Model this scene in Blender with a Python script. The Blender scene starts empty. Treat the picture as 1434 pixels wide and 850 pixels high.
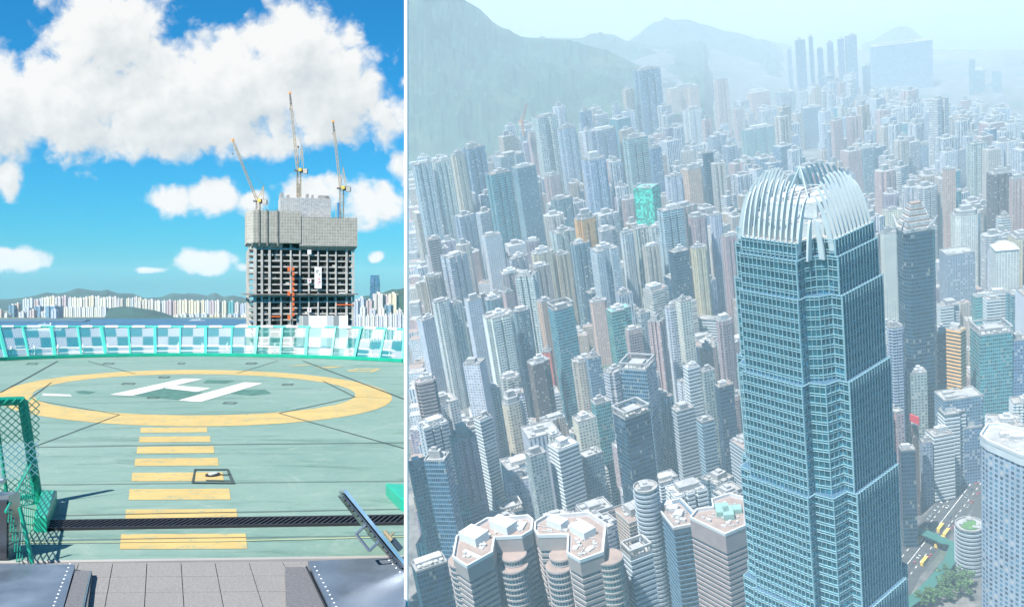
import bpy, bmesh, math, random
from mathutils import Vector, Matrix, noise as mnoise
R_ = math.radians
random.seed(7)
# ------------------------------------------------------------------ camera
sc = bpy.context.scene
COL = sc.collection
FPX, CX, CY, EYE = 1375.0, 717.0, 406.0, 2.6      # focal length and principal point in photo pixels, eye height
cam_d = bpy.data.cameras.new("camera")
cam = bpy.data.objects.new("camera", cam_d)
COL.objects.link(cam)
cam.location = (0, 0, EYE)
cam.rotation_euler = (R_(90), 0, 0)
cam_d.sensor_width = 36.0
cam_d.lens = 36.0 * FPX / 1434.0
cam_d.shift_y = -19.0 / 1434.0
cam_d.clip_start = 0.5
cam_d.clip_end = 200000.0
sc.camera = cam
# ------------------------------------------------------------------ view, sampling
sc.view_settings.view_transform = 'Standard'
sc.view_settings.look = 'None'
sc.view_settings.exposure = 1.0
sc.view_settings.gamma = 1.0
sc.cycles.use_denoising = True
sc.cycles.max_bounces = 6
sc.cycles.use_adaptive_sampling = True
sc.cycles.adaptive_threshold = 0.02
sc.cycles.diffuse_bounces = 2
sc.cycles.glossy_bounces = 3
sc.cycles.transparent_max_bounces = 12
sc.cycles.volume_bounces = 2
sc.cycles.caustics_reflective = False
sc.cycles.caustics_refractive = False
sc.cycles.sample_clamp_indirect = 4.0
# ------------------------------------------------------------------ sun
SUN = Vector((-0.42, -0.50, 0.75)).normalized()
sun_d = bpy.data.lights.new("sun", 'SUN')
sun = bpy.data.objects.new("sun", sun_d)
COL.objects.link(sun)
sun_d.energy = 4.9
sun_d.angle = R_(0.55)
sun_d.color = (1.0, 0.95, 0.88)
sun.rotation_euler = SUN.to_track_quat('Z', 'Y').to_euler()
sun.location = (-50, -30, 90)

# ------------------------------------------------------------------ node helper
class NT:
    def __init__(s, tree):
        s.t = tree; s.n = tree.nodes; s.l = tree.links
    def new(s, typ, **kw):
        nd = s.n.new(typ)
        for k, v in kw.items(): setattr(nd, k, v)
        return nd
    def put(s, sock, v):
        if isinstance(v, bpy.types.NodeSocket): s.l.new(v, sock)
        elif v is not None: sock.default_value = v
    def m(s, op, a, b=None, c=None, clamp=False):
        nd = s.n.new('ShaderNodeMath'); nd.operation = op; nd.use_clamp = clamp
        s.put(nd.inputs[0], a)
        if b is not None: s.put(nd.inputs[1], b)
        if c is not None: s.put(nd.inputs[2], c)
        return nd.outputs[0]
    def vm(s, op, a, b=None):
        nd = s.n.new('ShaderNodeVectorMath'); nd.operation = op
        s.put(nd.inputs[0], a)
        if b is not None: s.put(nd.inputs[1], b)
        return nd.outputs['Value'] if op in ('LENGTH', 'DOT_PRODUCT', 'DISTANCE') else nd.outputs[0]
    def mix(s, f, a, b, blend='MIX'):
        nd = s.n.new('ShaderNodeMix'); nd.data_type = 'RGBA'; nd.blend_type = blend
        s.put(nd.inputs[0], f)
        s.put(nd.inputs[6], a if not isinstance(a, tuple) else (*a[:3], 1))
        s.put(nd.inputs[7], b if not isinstance(b, tuple) else (*b[:3], 1))
        return nd.outputs[2]
    def sep(s, v):
        nd = s.n.new('ShaderNodeSeparateXYZ'); s.put(nd.inputs[0], v); return nd.outputs
    def comb(s, x, y, z=0.0):
        nd = s.n.new('ShaderNodeCombineXYZ')
        s.put(nd.inputs[0], x); s.put(nd.inputs[1], y); s.put(nd.inputs[2], z); return nd.outputs[0]
    def noise(s, vec, scale, detail=4, rough=0.55, dist=0.0):
        nd = s.n.new('ShaderNodeTexNoise'); s.put(nd.inputs['Vector'], vec)
        nd.inputs['Scale'].default_value = scale; nd.inputs['Detail'].default_value = detail
        nd.inputs['Roughness'].default_value = rough; nd.inputs['Distortion'].default_value = dist
        return nd.outputs['Fac']
    def rng(s, v, a, b, c=0.0, d=1.0, smooth=False):
        nd = s.n.new('ShaderNodeMapRange'); s.put(nd.inputs[0], v)
        if smooth: nd.interpolation_type = 'SMOOTHSTEP'
        for i, q in enumerate((a, b, c, d)): nd.inputs[i + 1].default_value = q
        return nd.outputs[0]

# ------------------------------------------------------------------ world: sky with cumulus clouds
world = bpy.data.worlds.new("World"); sc.world = world; world.use_nodes = True
def build_world():
    t = world.node_tree; t.nodes.clear(); n = NT(t)
    # cloud cover as a function of the direction (az/el plane in hundreds of units)
    g = bpy.data.node_groups.new("cloud_cover", 'ShaderNodeTree')
    g.interface.new_socket("P", in_out='INPUT', socket_type='NodeSocketVector')
    g.interface.new_socket("D", in_out='OUTPUT', socket_type='NodeSocketFloat')
    gn = NT(g)
    gi = gn.new('NodeGroupInput'); go = gn.new('NodeGroupOutput')
    P = gi.outputs[0]
    blobs = [ # cx, cy, rx, ry, weight
        (-20, 150, 120, 100, 1.1), (95, 140, 130, 100, 1.1), (150, 45, 115, 100, 1.05), (230, 140, 150, 95, 1.1),
        (335, 120, 120, 100, 1.1), (410, 70, 95, 85, 1.1), (455, 130, 105, 95, 1.1), (540, 165, 70, 60, .75), (490, 50, 40, 45, .75),
        (250, 190, 330, 46, 1.0), (12, 252, 40, 48, .85), (238, 281, 54, 32, .95), (300, 277, 58, 34, 1.0), (352, 285, 40, 30, .9),
        (440, 272, 75, 42, .95), (525, 285, 70, 52, .95), (572, 240, 40, 40, .9), (20, 362, 75, 26, .95),
        (288, 366, 62, 27, .9), (212, 378, 40, 9, .75), (350, 376, 45, 14, .8), (527, 360, 20, 15, .75), (566, 115, 30, 45, .55),
        (700, 150, 110, 70, .9), (900, 60, 200, 50, .8), (-160, 240, 120, 60, .9), (-300, 60, 200, 80, 1.0), (1250, 120, 160, 60, .9)]
    acc = None
    for cx, cy, rx, ry, w in blobs:
        d = gn.vm('SUBTRACT', P, (cx / 100, cy / 100, 0))
        d = gn.vm('MULTIPLY', d, (100 / rx, 100 / ry, 0))
        L = gn.vm('LENGTH', d)
        e = gn.m('SUBTRACT', w, L)
        acc = e if acc is None else gn.m('SMOOTH_MAX', acc, e, 0.12)
    nz = gn.noise(P, 1.25, 2, .5)
    nf = gn.noise(P, 3.0, 12, .58, .35)
    vor = gn.new('ShaderNodeTexVoronoi', feature='SMOOTH_F1'); gn.put(vor.inputs['Vector'], gn.vm('ADD', P, gn.comb(gn.m('MULTIPLY', nf, .35), gn.m('MULTIPLY', nz, .35))))
    vor.inputs['Scale'].default_value = 4.2; vor.inputs['Detail'].default_value = 2.0
    q = gn.m('MULTIPLY_ADD', gn.m('SUBTRACT', nz, .5), .55, acc)
    q = gn.m('MULTIPLY_ADD', gn.m('SUBTRACT', nf, .5), .85, q)
    q = gn.m('MULTIPLY_ADD', gn.m('SUBTRACT', .42, vor.outputs['Distance']), .38, q)
    gn.l.new(q, go.inputs[0])
    def cover(v):
        nd = n.new('ShaderNodeGroup'); nd.node_tree = g; n.l.new(v, nd.inputs[0]); return nd.outputs[0]
    tc = n.new('ShaderNodeTexCoord'); d = n.sep(tc.outputs['Generated'])
    ya = n.m('MAXIMUM', d[1], 0.02)
    u = n.m('ADD', n.m('MULTIPLY', n.m('DIVIDE', d[0], ya), FPX / 100), CX / 100)
    v = n.m('SUBTRACT', CY / 100, n.m('MULTIPLY', n.m('DIVIDE', d[2], ya), FPX / 100))
    P0 = n.comb(u, v)
    c0 = cover(P0); c1 = cover(n.vm('ADD', P0, (-.10, -.13, 0))); c2 = cover(n.vm('ADD', P0, (-.25, -.55, 0)))
    alpha = n.rng(c0, -.02, 0.40, 0, 1, True)
    alpha = n.m('MULTIPLY', alpha, n.rng(d[1], .05, .25, 0, 1, True))
    # light gathered towards the sun side of each puff
    lit = n.m('MULTIPLY', n.m('SUBTRACT', c0, c1), .36)
    und = n.m('MULTIPLY', n.m('SUBTRACT', c2, .10), -.50)
    br = n.m('ADD', n.m('ADD', .98, lit), n.m('MINIMUM', und, .1), clamp=True)
    col = n.mix(br, (.44, .56, .64), (.98, 1.0, 1.0))
    sky = n.new('ShaderNodeTexSky', sky_type='NISHITA', sun_disc=False)
    sky.sun_elevation = math.asin(SUN.z); sky.sun_rotation = math.atan2(SUN.x, SUN.y)
    sky.altitude = 200; sky.air_density = 1.0; sky.dust_density = 0.6; sky.ozone_density = 1.5
    n.l.new(n.comb(d[0], d[1], n.m('MAXIMUM', d[2], 0.004)), sky.inputs['Vector'])
    tint = n.mix(1.0, sky.outputs[0], (.065, .375, .56), 'MULTIPLY')
    tint = n.mix(n.rng(d[2], -.16, -.03, .30, 1.0), (.02, .03, .04), tint)
    b1 = n.new('ShaderNodeBackground'); n.l.new(tint, b1.inputs[0]); b1.inputs[1].default_value = 0.13
    b2 = n.new('ShaderNodeBackground'); n.l.new(col, b2.inputs[0]); b2.inputs[1].default_value = 0.48
    mx = n.new('ShaderNodeMixShader'); n.l.new(alpha, mx.inputs[0]); n.l.new(b1.outputs[0], mx.inputs[1]); n.l.new(b2.outputs[0], mx.inputs[2])
    out = n.new('ShaderNodeOutputWorld'); n.l.new(mx.outputs[0], out.inputs[0])
build_world()

# ------------------------------------------------------------------ materials
def newmat(name):
    m = bpy.data.materials.new(name); m.use_nodes = True
    t = m.node_tree; n = NT(t); bs = t.nodes.get('Principled BSDF')
    return m, n, bs
def mat(name, col, rough=.7, metal=0.0, var=.15, scale=1.0, bump=0.0, spec=None, dirt=None, objvar=0.0):
    m, n, bs = newmat(name)
    tc = n.new('ShaderNodeTexCoord')
    f = n.noise(tc.outputs['Object'], scale, 6, .6)
    c = n.mix(n.rng(f, .3, .7), tuple(x * (1 - var) for x in col), tuple(min(1, x * (1 + var)) for x in col))
    if dirt:
        f2 = n.noise(tc.outputs['Object'], scale * .31, 8, .7)
        c = n.mix(n.rng(f2, .52, .72, 0, .8), c, dirt)
    if objvar:
        oi = n.new('ShaderNodeObjectInfo')
        c = n.mix(1.0, c, n.comb(*[n.rng(oi.outputs['Random'], 0, 1, 1 - objvar, 1 + objvar)] * 3), 'MULTIPLY')
    n.l.new(c, bs.inputs['Base Color'])
    bs.inputs['Roughness'].default_value = rough; bs.inputs['Metallic'].default_value = metal
    if spec is not None: bs.inputs['Specular IOR Level'].default_value = spec
    if bump:
        b = n.new('ShaderNodeBump'); b.inputs['Strength'].default_value = bump; b.inputs['Distance'].default_value = .02
        n.l.new(f, b.inputs['Height']); n.l.new(b.outputs[0], bs.inputs['Normal'])
    return m
def facade(name, wall, glass, fh=3.0, bw=3.0, wu=.6, wv=.5, wall_rough=.75, glass_metal=.0, gr=.12, curtain=.25, mull=None):
    """windows on a wall in metres of the UV map"""
    m, n, bs = newmat(name)
    uv = n.new('ShaderNodeUVMap'); s = n.sep(uv.outputs[0])
    a = n.m('DIVIDE', s[0], bw); b = n.m('DIVIDE', s[1], fh)
    fa = n.m('ABSOLUTE', n.m('SUBTRACT', n.m('FRACT', a), .5)); fb = n.m('ABSOLUTE', n.m('SUBTRACT', n.m('FRACT', b), .5))
    mk = n.m('MULTIPLY', n.m('LESS_THAN', fa, wu / 2), n.m('LESS_THAN', fb, wv / 2))
    wn = n.new('ShaderNodeTexWhiteNoise', noise_dimensions='3D')
    oi = n.new('ShaderNodeObjectInfo')
    n.l.new(n.comb(n.m('FLOOR', a), n.m('FLOOR', b), n.m('MULTIPLY', oi.outputs['Random'], 50)), wn.inputs['Vector'])
    rnd = wn.outputs['Value']
    gcol = n.mix(n.rng(rnd, .15, 1.0), tuple(x * .45 for x in glass), tuple(min(1, x * 1.7) for x in glass))
    gcol = n.mix(n.m('LESS_THAN', rnd, curtain * .5), gcol, (.50, .50, .47))
    tc = n.new('ShaderNodeTexCoord')
    f = n.noise(tc.outputs['Object'], .09, 6, .65)
    f2 = n.noise(n.vm('MULTIPLY', tc.outputs['Object'], (1.4, 1.4, .05)), .5, 5, .7)
    wc = n.mix(n.rng(f, .3, .7), tuple(x * .82 for x in wall), tuple(min(1, x * 1.12) for x in wall))
    wc = n.mix(n.rng(f2, .5, .75, 0, .45), wc, tuple(x * .55 for x in wall))
    wc = n.mix(1.0, wc, n.comb(n.rng(oi.outputs['Random'], 0, 1, .85, 1.12), n.rng(oi.outputs['Random'], 0, 1, .88, 1.1), n.rng(oi.outputs['Random'], 1, 0, .88, 1.1)), 'MULTIPLY')
    c = n.mix(mk, wc, gcol)
    n.l.new(c, bs.inputs['Base Color'])
    n.l.new(n.rng(mk, 0, 1, wall_rough, gr), bs.inputs['Roughness'])
    if glass_metal: n.l.new(n.m('MULTIPLY', mk, glass_metal), bs.inputs['Metallic'])
    bp = n.new('ShaderNodeBump'); bp.inputs['Strength'].default_value = .6; bp.inputs['Distance'].default_value = .25; bp.invert = True
    n.l.new(mk, bp.inputs['Height']); n.l.new(bp.outputs[0], bs.inputs['Normal'])
    return m
def glassmat(name, col, rough=.06, metal=.55, pane=(1.5, 2.0), tilt=.02):
    """sheet glass cladding, each pane set a hair out of true so the reflections break up"""
    m, n, bs = newmat(name)
    uv = n.new('ShaderNodeUVMap'); s = n.sep(uv.outputs[0])
    wn = n.new('ShaderNodeTexWhiteNoise', noise_dimensions='2D')
    n.l.new(n.comb(n.m('FLOOR', n.m('DIVIDE', s[0], pane[0])), n.m('FLOOR', n.m('DIVIDE', s[1], pane[1]))), wn.inputs['Vector'])
    geo = n.new('ShaderNodeNewGeometry')
    off = n.vm('MULTIPLY', n.vm('SUBTRACT', wn.outputs['Color'], (.5, .5, .5)), (tilt * 2,) * 3)
    nz = n.new('ShaderNodeVectorMath', operation='NORMALIZE'); n.l.new(n.vm('ADD', geo.outputs['Normal'], off), nz.inputs[0])
    n.l.new(nz.outputs[0], bs.inputs['Normal'])
    c = n.mix(wn.outputs['Value'], tuple(x * .6 for x in col), tuple(min(1, x * 1.35) for x in col))
    n.l.new(c, bs.inputs['Base Color']); bs.inputs['Roughness'].default_value = rough; bs.inputs['Metallic'].default_value = metal
    return m

# ------------------------------------------------------------------ mesh builder
class MB:
    def __init__(s): s.v = []; s.f = []; s.mi = []; s.uv = []
    def face(s, pts, mi=0, uv=None):
        k = len(s.v); s.v += [tuple(p) for p in pts]; s.f.append(tuple(range(k, k + len(pts)))); s.mi.append(mi)
        s.uv += uv if uv else [(p[0], p[1]) for p in pts]
    def box(s, x0, x1, y0, y1, z0, z1, mi=0, M=None, bottom=True):
        c = [Vector((x, y, z)) for z in (z0, z1) for x, y in ((x0, y0), (x1, y0), (x1, y1), (x0, y1))]
        w, d, h = x1 - x0, y1 - y0, z1 - z0
        if M is not None: c = [M @ p for p in c]
        for a, b, L in ((0, 1, w), (1, 2, d), (2, 3, w), (3, 0, d)):
            s.face([c[a], c[b], c[b + 4], c[a + 4]], mi, [(0, 0), (L, 0), (L, h), (0, h)])
        s.face([c[4], c[5], c[6], c[7]], mi, [(0, 0), (w, 0), (w, d), (0, d)])
        if bottom: s.face([c[3], c[2], c[1], c[0]], mi, [(0, 0), (w, 0), (w, d), (0, d)])
    def beam(s, a, b, r, mi=0, n=4, r2=None):
        a = Vector(a); b = Vector(b); d = b - a
        if d.length < 1e-6: return
        q = d.to_track_quat('Z', 'Y'); r2 = r if r2 is None else r2
        A = [a + q @ Vector((math.cos(t) * r, math.sin(t) * r, 0)) for t in [2 * math.pi * (i + .5) / n for i in range(n)]]
        B = [b + q @ Vector((math.cos(t) * r2, math.sin(t) * r2, 0)) for t in [2 * math.pi * (i + .5) / n for i in range(n)]]
        for i in range(n):
            j = (i + 1) % n; s.face([A[i], A[j], B[j], B[i]], mi, [(i, 0), (i + 1, 0), (i + 1, d.length), (i, d.length)])
        s.face(A[::-1], mi); s.face(B, mi)
    def prism(s, poly, z0, z1, mi=0, mtop=None, cap=True, bot=False, poly1=None):
        """poly counter-clockwise; uv in metres round the perimeter"""
        p1 = poly1 or poly; L = 0; k = len(poly)
        for i in range(k):
            a, b = poly[i], poly[(i + 1) % k]; c, d = p1[(i + 1) % k], p1[i]
            w = math.hypot(b[0] - a[0], b[1] - a[1])
            # centre the window bays on every wall face
            nb = max(1, round(w / 3.0)); w0 = L; w1 = L + nb * 3.0
            s.face([(a[0], a[1], z0), (b[0], b[1], z0), (c[0], c[1], z1), (d[0], d[1], z1)], mi,
                   [(w0, z0), (w1, z0), (w1, z1), (w0, z1)])
            L += nb * 3.0
        if cap: s.face([(x, y, z1) for x, y in p1], mi if mtop is None else mtop)
        if bot: s.face([(x, y, z0) for x, y in poly][::-1], mi)
    def parapet(s, poly, z, h=1.4, t=.5, mi=0):
        inn = inset(poly, t)
        k = len(poly)
        for i in range(k):
            j = (i + 1) % k
            s.face([(*poly[i], z), (*poly[j], z), (*poly[j], z + h), (*poly[i], z + h)], mi)
            s.face([(*inn[j], z), (*inn[i], z), (*inn[i], z + h), (*inn[j], z + h)], mi)
            s.face([(*poly[i], z + h), (*poly[j], z + h), (*inn[j], z + h), (*inn[i], z + h)], mi)
    def sph(s, c, r, mi=0, nu=10, nv=6, zs=1.0):
        c = Vector(c); P = [[c + Vector((r * math.sin(math.pi * j / nv) * math.cos(2 * math.pi * i / nu), r * math.sin(math.pi * j / nv) * math.sin(2 * math.pi * i / nu), r * zs * math.cos(math.pi * j / nv))) for i in range(nu)] for j in range(nv + 1)]
        for j in range(nv):
            for i in range(nu):
                k = (i + 1) % nu
                if j == 0: s.face([P[0][0], P[1][i], P[1][k]], mi)
                elif j == nv - 1: s.face([P[j][i], P[nv][0], P[j][k]], mi)
                else: s.face([P[j][i], P[j + 1][i], P[j + 1][k], P[j][k]], mi)
    def build(s, name, mats, parent=None, M=None):
        me = bpy.data.meshes.new(name); me.from_pydata(s.v, [], s.f)
        for m in (mats if isinstance(mats, (list, tuple)) else [mats]): me.materials.append(m)
        me.polygons.foreach_set('material_index', s.mi)
        ul = me.uv_layers.new(name='UVMap'); fl = [q for p in s.uv for q in p]; ul.data.foreach_set('uv', fl)
        me.update()
        o = bpy.data.objects.new(name, me); COL.objects.link(o)
        if parent is not None: o.parent = parent
        if M is not None: o.matrix_world = M
        return o
def inset(poly, t):
    k = len(poly); out = []
    for i in range(k):
        p0, p1, p2 = Vector(poly[i - 1]), Vector(poly[i]), Vector(poly[(i + 1) % k])
        d1 = (p1 - p0).normalized(); d2 = (p2 - p1).normalized()
        n1 = Vector((-d1.y, d1.x)); n2 = Vector((-d2.y, d2.x)); b = n1 + n2
        if b.length < .3: b = n1.copy(); q = p1 + b * t
        else: b.normalize(); q = p1 + b * (t / max(.45, b.dot(n1)))
        out.append((q.x, q.y))
    return out
def tag(o, label=None, cat=None, group=None, kind=None):
    if label: o['label'] = label
    if cat: o['category'] = cat
    if group: o['group'] = group
    if kind: o['kind'] = kind
    return o
def empty(name, loc=(0, 0, 0), M=None):
    o = bpy.data.objects.new(name, None); COL.objects.link(o); o.empty_display_size = .3
    if M is not None: o.matrix_world = M
    else: o.location = loc
    return o
# ground point of the roof deck that a pixel of the photograph shows
def gnd(px, py, z=0.0):
    t = (EYE - z) * FPX / (py - CY); return Vector(((px - CX) / FPX * t, t, z))
def at(px, py, Y): return Vector(((px - CX) / FPX * Y, Y, EYE + (CY - py) / FPX * Y))
# =================================================================== LEFT: ROOFTOP HELIPAD
def deck_mat():
    m, n, bs = newmat("deck_paint")
    tc = n.new('ShaderNodeTexCoord'); p = tc.outputs['Object']
    a = n.noise(p, .22, 8, .62); b = n.noise(p, 2.6, 8, .7); c = n.noise(n.vm('MULTIPLY', p, (1, .3, 1)), 9, 6, .75)
    sp = n.noise(p, 14, 3, .5)
    col = n.mix(n.rng(a, .35, .65), (.128, .225, .188), (.182, .268, .232))
    col = n.mix(n.rng(b, .42, .72, 0, .5), col, (.20, .285, .235))
    col = n.mix(n.rng(c, .55, .8, 0, .45), col, (.065, .165, .125))
    col = n.mix(n.rng(sp, .70, .76, 0, .5), col, (.36, .42, .38))
    st = n.noise(n.vm('MULTIPLY', p, (.35, 1.6, 1)), .8, 9, .72, 1.2); col = n.mix(n.rng(st, .53, .70, 0, .75), col, (.055, .12, .095))
    wv = n.noise(p, .5, 10, .78, 2.5); col = n.mix(n.rng(wv, .54, .64, 0, .55), col, (.24, .31, .265))
    sc_ = n.noise(n.vm('MULTIPLY', p, (6, .6, 1)), 1.5, 6, .7, .6); col = n.mix(n.rng(sc_, .66, .74, 0, .5), col, (.30, .35, .31))
    n.l.new(col, bs.inputs['Base Color']); n.l.new(n.rng(b, .3, .7, .55, .8), bs.inputs['Roughness'])
    bp = n.new('ShaderNodeBump'); bp.inputs['Strength'].default_value = .25; bp.inputs['Distance'].default_value = .01
    n.l.new(c, bp.inputs['Height']); n.l.new(bp.outputs[0], bs.inputs['Normal'])
    return m
def paint_mat(name, col, under=(.14, .24, .19), amount=.75):
    m, n, bs = newmat(name)
    tc = n.new('ShaderNodeTexCoord'); p = tc.outputs['Object']
    b = n.noise(p, 1.1, 8, .7); w = n.noise(p, 5, 10, .8)
    c = n.mix(n.rng(b, .35, .65), tuple(x * .88 for x in col), tuple(min(1, x * 1.08) for x in col))
    c = n.mix(n.rng(w, .53, .62, 0, amount), c, under)
    w2 = n.noise(p, .9, 9, .8, 1.5); c = n.mix(n.rng(w2, .52, .68, 0, .42), c, under)
    w3 = n.noise(n.vm('MULTIPLY', p, (.5, 4, 1)), 3, 8, .8); c = n.mix(n.rng(w3, .55, .7, 0, .4), c, tuple(x * .55 for x in col))
    n.l.new(c, bs.inputs['Base Color']); bs.inputs['Roughness'].default_value = .65
    return m
M_deck = deck_mat()
M_yel = paint_mat("yellow_paint", (.47, .34, .125))
M_whi = paint_mat("white_paint", (.60, .60, .58))
M_dk = mat("joint_sealant", (.04, .06, .06), .8)
M_cable = mat("sealant_strip", (.42, .42, .2), .7)
M_patch = mat("dark_green_patch", (.06, .15, .12), .7, var=.3, scale=4)
M_green = mat("green_enamel", (.01, .32, .21), .35, var=.12, scale=3)
M_greenl = mat("light_green_enamel", (.09, .56, .45), .4, var=.1, scale=2)
M_iron = mat("cast_iron", (.03, .03, .035), .5, .4)
M_white = mat("white_enamel", (.93, .93, .93), .35, var=.02)
M_conc = mat("concrete", (.42, .41, .39), .85, var=.18, scale=.25, dirt=(.26, .25, .24))
# ---- deck slab and terrace
def edge_x(y): return (568.9 - CX) / FPX * y
E0 = gnd(-300, 789); E1 = gnd(568.9, 777)      # joint between the paving and the deck
far = [gnd(px, 499.0 + ((px - 262) / 310) ** 2 * 9.0 - 0.6) for px in (568.9, 530, 480, 420, 350, 262, 190, 120, 60, 0, -60, -140)]
mb = MB()
poly = [(E0.x, E0.y), (E1.x, E1.y)] + [(p.x, p.y) for p in far] + [(-30, 26)]
mb.prism(poly, -9, 0, 1, 0, True, True)
tag(mb.build("helipad_deck", [M_deck, M_conc]), kind='structure')
def granite():
    m, n, bs = newmat("granite_paving")
    tc = n.new('ShaderNodeTexCoord'); p = tc.outputs['Object']
    s = n.noise(p, 60, 3, .8); b = n.noise(p, .9, 5, .6)
    c = n.mix(n.rng(s, .35, .65), (.15, .145, .14), (.27, .26, .25)); c = n.mix(n.rng(b, .5, .8, 0, .4), c, (.13, .125, .12))
    n.l.new(c, bs.inputs['Base Color']); bs.inputs['Roughness'].default_value = .7
    return m
M_gran = granite()
mb = MB(); mb.prism([(-14, -3), (-.02, -3), (edge_x(1), 1), (E1.x, E1.y - .004), (E0.x, E0.y - .004), (-14, 9)], -9, -.02, 0)
tag(mb.build("roof_terrace", mat("mortar", (.16, .16, .16), .9)), kind='structure')
mb = MB()   # paving slabs with open joints
ang = -R_(.9); u = Vector((math.cos(ang), math.sin(-ang) * .0 + .012, 0)).normalized(); w = Vector((-.012, 1, 0))
o0 = gnd(254, 786)
for i in range(-12, 9):
    for j in range(12):
        def pc_(a, c): return (o0.x + a * .322 + c * .356 * .465, o0.y - .012 - c * .465 + a * .322 * .028)
        e_ = .011
        q = [pc_(i + e_, j + 1 - e_), pc_(i + 1 - e_, j + 1 - e_), pc_(i + 1 - e_, j + e_), pc_(i + e_, j + e_)]
        if any(x > edge_x(y) - .003 for x, y in q): continue
        mb.prism(q, -.02, -.002 - random.random() * .001, 0)
tag(mb.build("paving", M_gran), kind='structure')
# ---- painted markings (thin sheets just above the deck)
def sheet(name, pts, m, z=.004):
    b = MB(); b.face([(p[0], p[1], z) for p in pts], 0); return tag(b.build(name, m), kind='structure')
def ell(cx, cy, rx, ry, k=120): return [gnd(cx + rx * math.cos(2 * math.pi * i / k), cy + ry * math.sin(2 * math.pi * i / k)) for i in range(k)]
b = MB(); A = ell(272, 557.5, 277, 39.5); B = ell(271.5, 552.8, 226, 28.8)
for i in range(120):
    j = (i + 1) % 120
    b.face([(A[i].x, A[i].y, .004), (B[i].x, B[i].y, .004), (B[j].x, B[j].y, .004), (A[j].x, A[j].y, .004)][::-1])
tag(b.build("landing_circle", M_yel), kind='structure')
sh = lambda q: [gnd(*p) for p in q]
b = MB()
for q in ([(153, 553), (184, 554.5), (284, 531), (257, 530.3)], [(249, 561), (281, 563.2), (368, 537), (342, 535.6)], [(228, 543.7), (276, 549.0), (295, 543.8), (244, 539.8)]):
    b.face([(p.x, p.y, .008) for p in sh(q)])
tag(b.build("landing_letter", M_whi), kind='structure')
sheet("white_marking", sh([(59, 554), (101, 555), (98, 552.5), (60, 551)]), M_whi)
for xl, xr, y0, y1 in ((197, 289.5, 599, 606), (195, 294, 611.5, 619.5), (192, 299, 625.5, 635), (189, 305, 642, 652.5), (185, 312, 662, 674), (181, 321, 685, 700), (176, 331, 713.5, 730), (169, 344, 748, 769)):
    s = (y1 - y0) * .12
    sheet("yellow_stripe", sh([(xl - s * .5, y1), (xr + s, y1 - .6), (xr, y0 - .8), (xl + s * .3, y0)]), M_yel)
for q in ([(403, 513), (425, 512), (440, 510.6), (418, 511.2)], [(437, 515), (462, 515.6), (482, 513), (470, 513)]):
    sheet("yellow_lettering", sh(q), M_yel)
b = MB(); q = [(484, 519.5), (522, 521), (534, 516.5), (500, 516)]; q2 = [(493, 518.9), (518, 519.8), (526, 517.3), (503, 517)]
for i in range(4):
    j = (i + 1) % 4; b.face([(p.x, p.y, .004) for p in sh([q[i], q[j], q2[j], q2[i]])][::-1])
tag(b.build("yellow_frame_marking", M_yel), kind='structure')
# faded repair patches
for q in ([(186, 553.5), (232, 543.9), (284, 549.5), (250, 560)], [(290, 532), (330, 533), (316, 537), (284, 536.5)], [(318, 551), (330, 545), (372, 546), (380, 551), (352, 554)], [(105, 548), (118, 547), (134, 549), (124, 552), (110, 551)]):
    sheet("repainted_patch", sh(q), M_patch, .0045 if q[0][0] < 200 else .004)
for cx, cy, wd in ((180, 537.5, 11), (230, 528.4, 9), (322, 564.5, 11), (403, 538.6, 9), (215, 557, 10), (45, 509.5, 9), (152, 509.4, 9), (254, 509, 6), (352, 509, 9)):
    b = MB(); q = [(cx - wd, cy + 1), (cx + wd * .6, cy + 1.3), (cx + wd, cy - 1), (cx - wd * .6, cy - 1.3)]; q2 = [(cx + (x - cx) * .8, cy + (y - cy) * .55) for x, y in q]
    for i in range(4):
        j = (i + 1) % 4; b.face([(p.x, p.y, .006) for p in sh([q[i], q[j], q2[j], q2[i]])][::-1])
    tag(b.build("lifting_point_outline", M_dk), kind='structure')
# expansion joints
jb = MB()
def line(p, q, wd, z=.010, m=jb, k=6):
    wd *= .75
    a = gnd(*p); c = gnd(*q); d = (c - a); n_ = Vector((-d.y, d.x, 0)).normalized()
    pts = []
    for i in range(k + 1):
        pts.append(a + d * i / k + n_ * random.uniform(-.4, .4) * wd * .6)
    for i in range(k):
        m.face([pts[i] - n_ * wd / 2 + Vector((0, 0, z)), pts[i + 1] - n_ * wd / 2 + Vector((0, 0, z)), pts[i + 1] + n_ * wd / 2 + Vector((0, 0, z)), pts[i] + n_ * wd / 2 + Vector((0, 0, z))][::-1 if 0 else 1])
for p, q, w_ in (((0, 550), (81, 506), .07), ((41, 559), (72, 536), .04), ((47, 626), (168, 581), .035), ((49, 561), (168, 581), .035), ((123, 506), (190, 524), .04),
             ((47, 626.5), (300, 623), .05), ((300, 623), (568, 620), .05), ((332, 523), (389, 505.5), .04), ((424, 505.5), (568, 560), .08), ((453, 534), (497, 556), .05),
             ((391, 579), (497, 556), .05), ((391, 579), (568, 629), .035), ((168, 581), (391, 579.3), .025), ((40, 679.5), (568, 674), .03), ((80, 722.5), (568, 713), .03),
             ((20, 757.5), (568, 750), .022), ((497, 556), (548, 557.5), .03)):
    line(p, q, w_)
tag(jb.build("expansion_joints", M_dk), kind='structure')
cb = MB(); line((20, 761), (300, 759), .03, .012, cb); line((300, 759), (568, 752), .03, .012, cb)
tag(cb.build("sealant_strip", M_cable), kind='structure')
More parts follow.
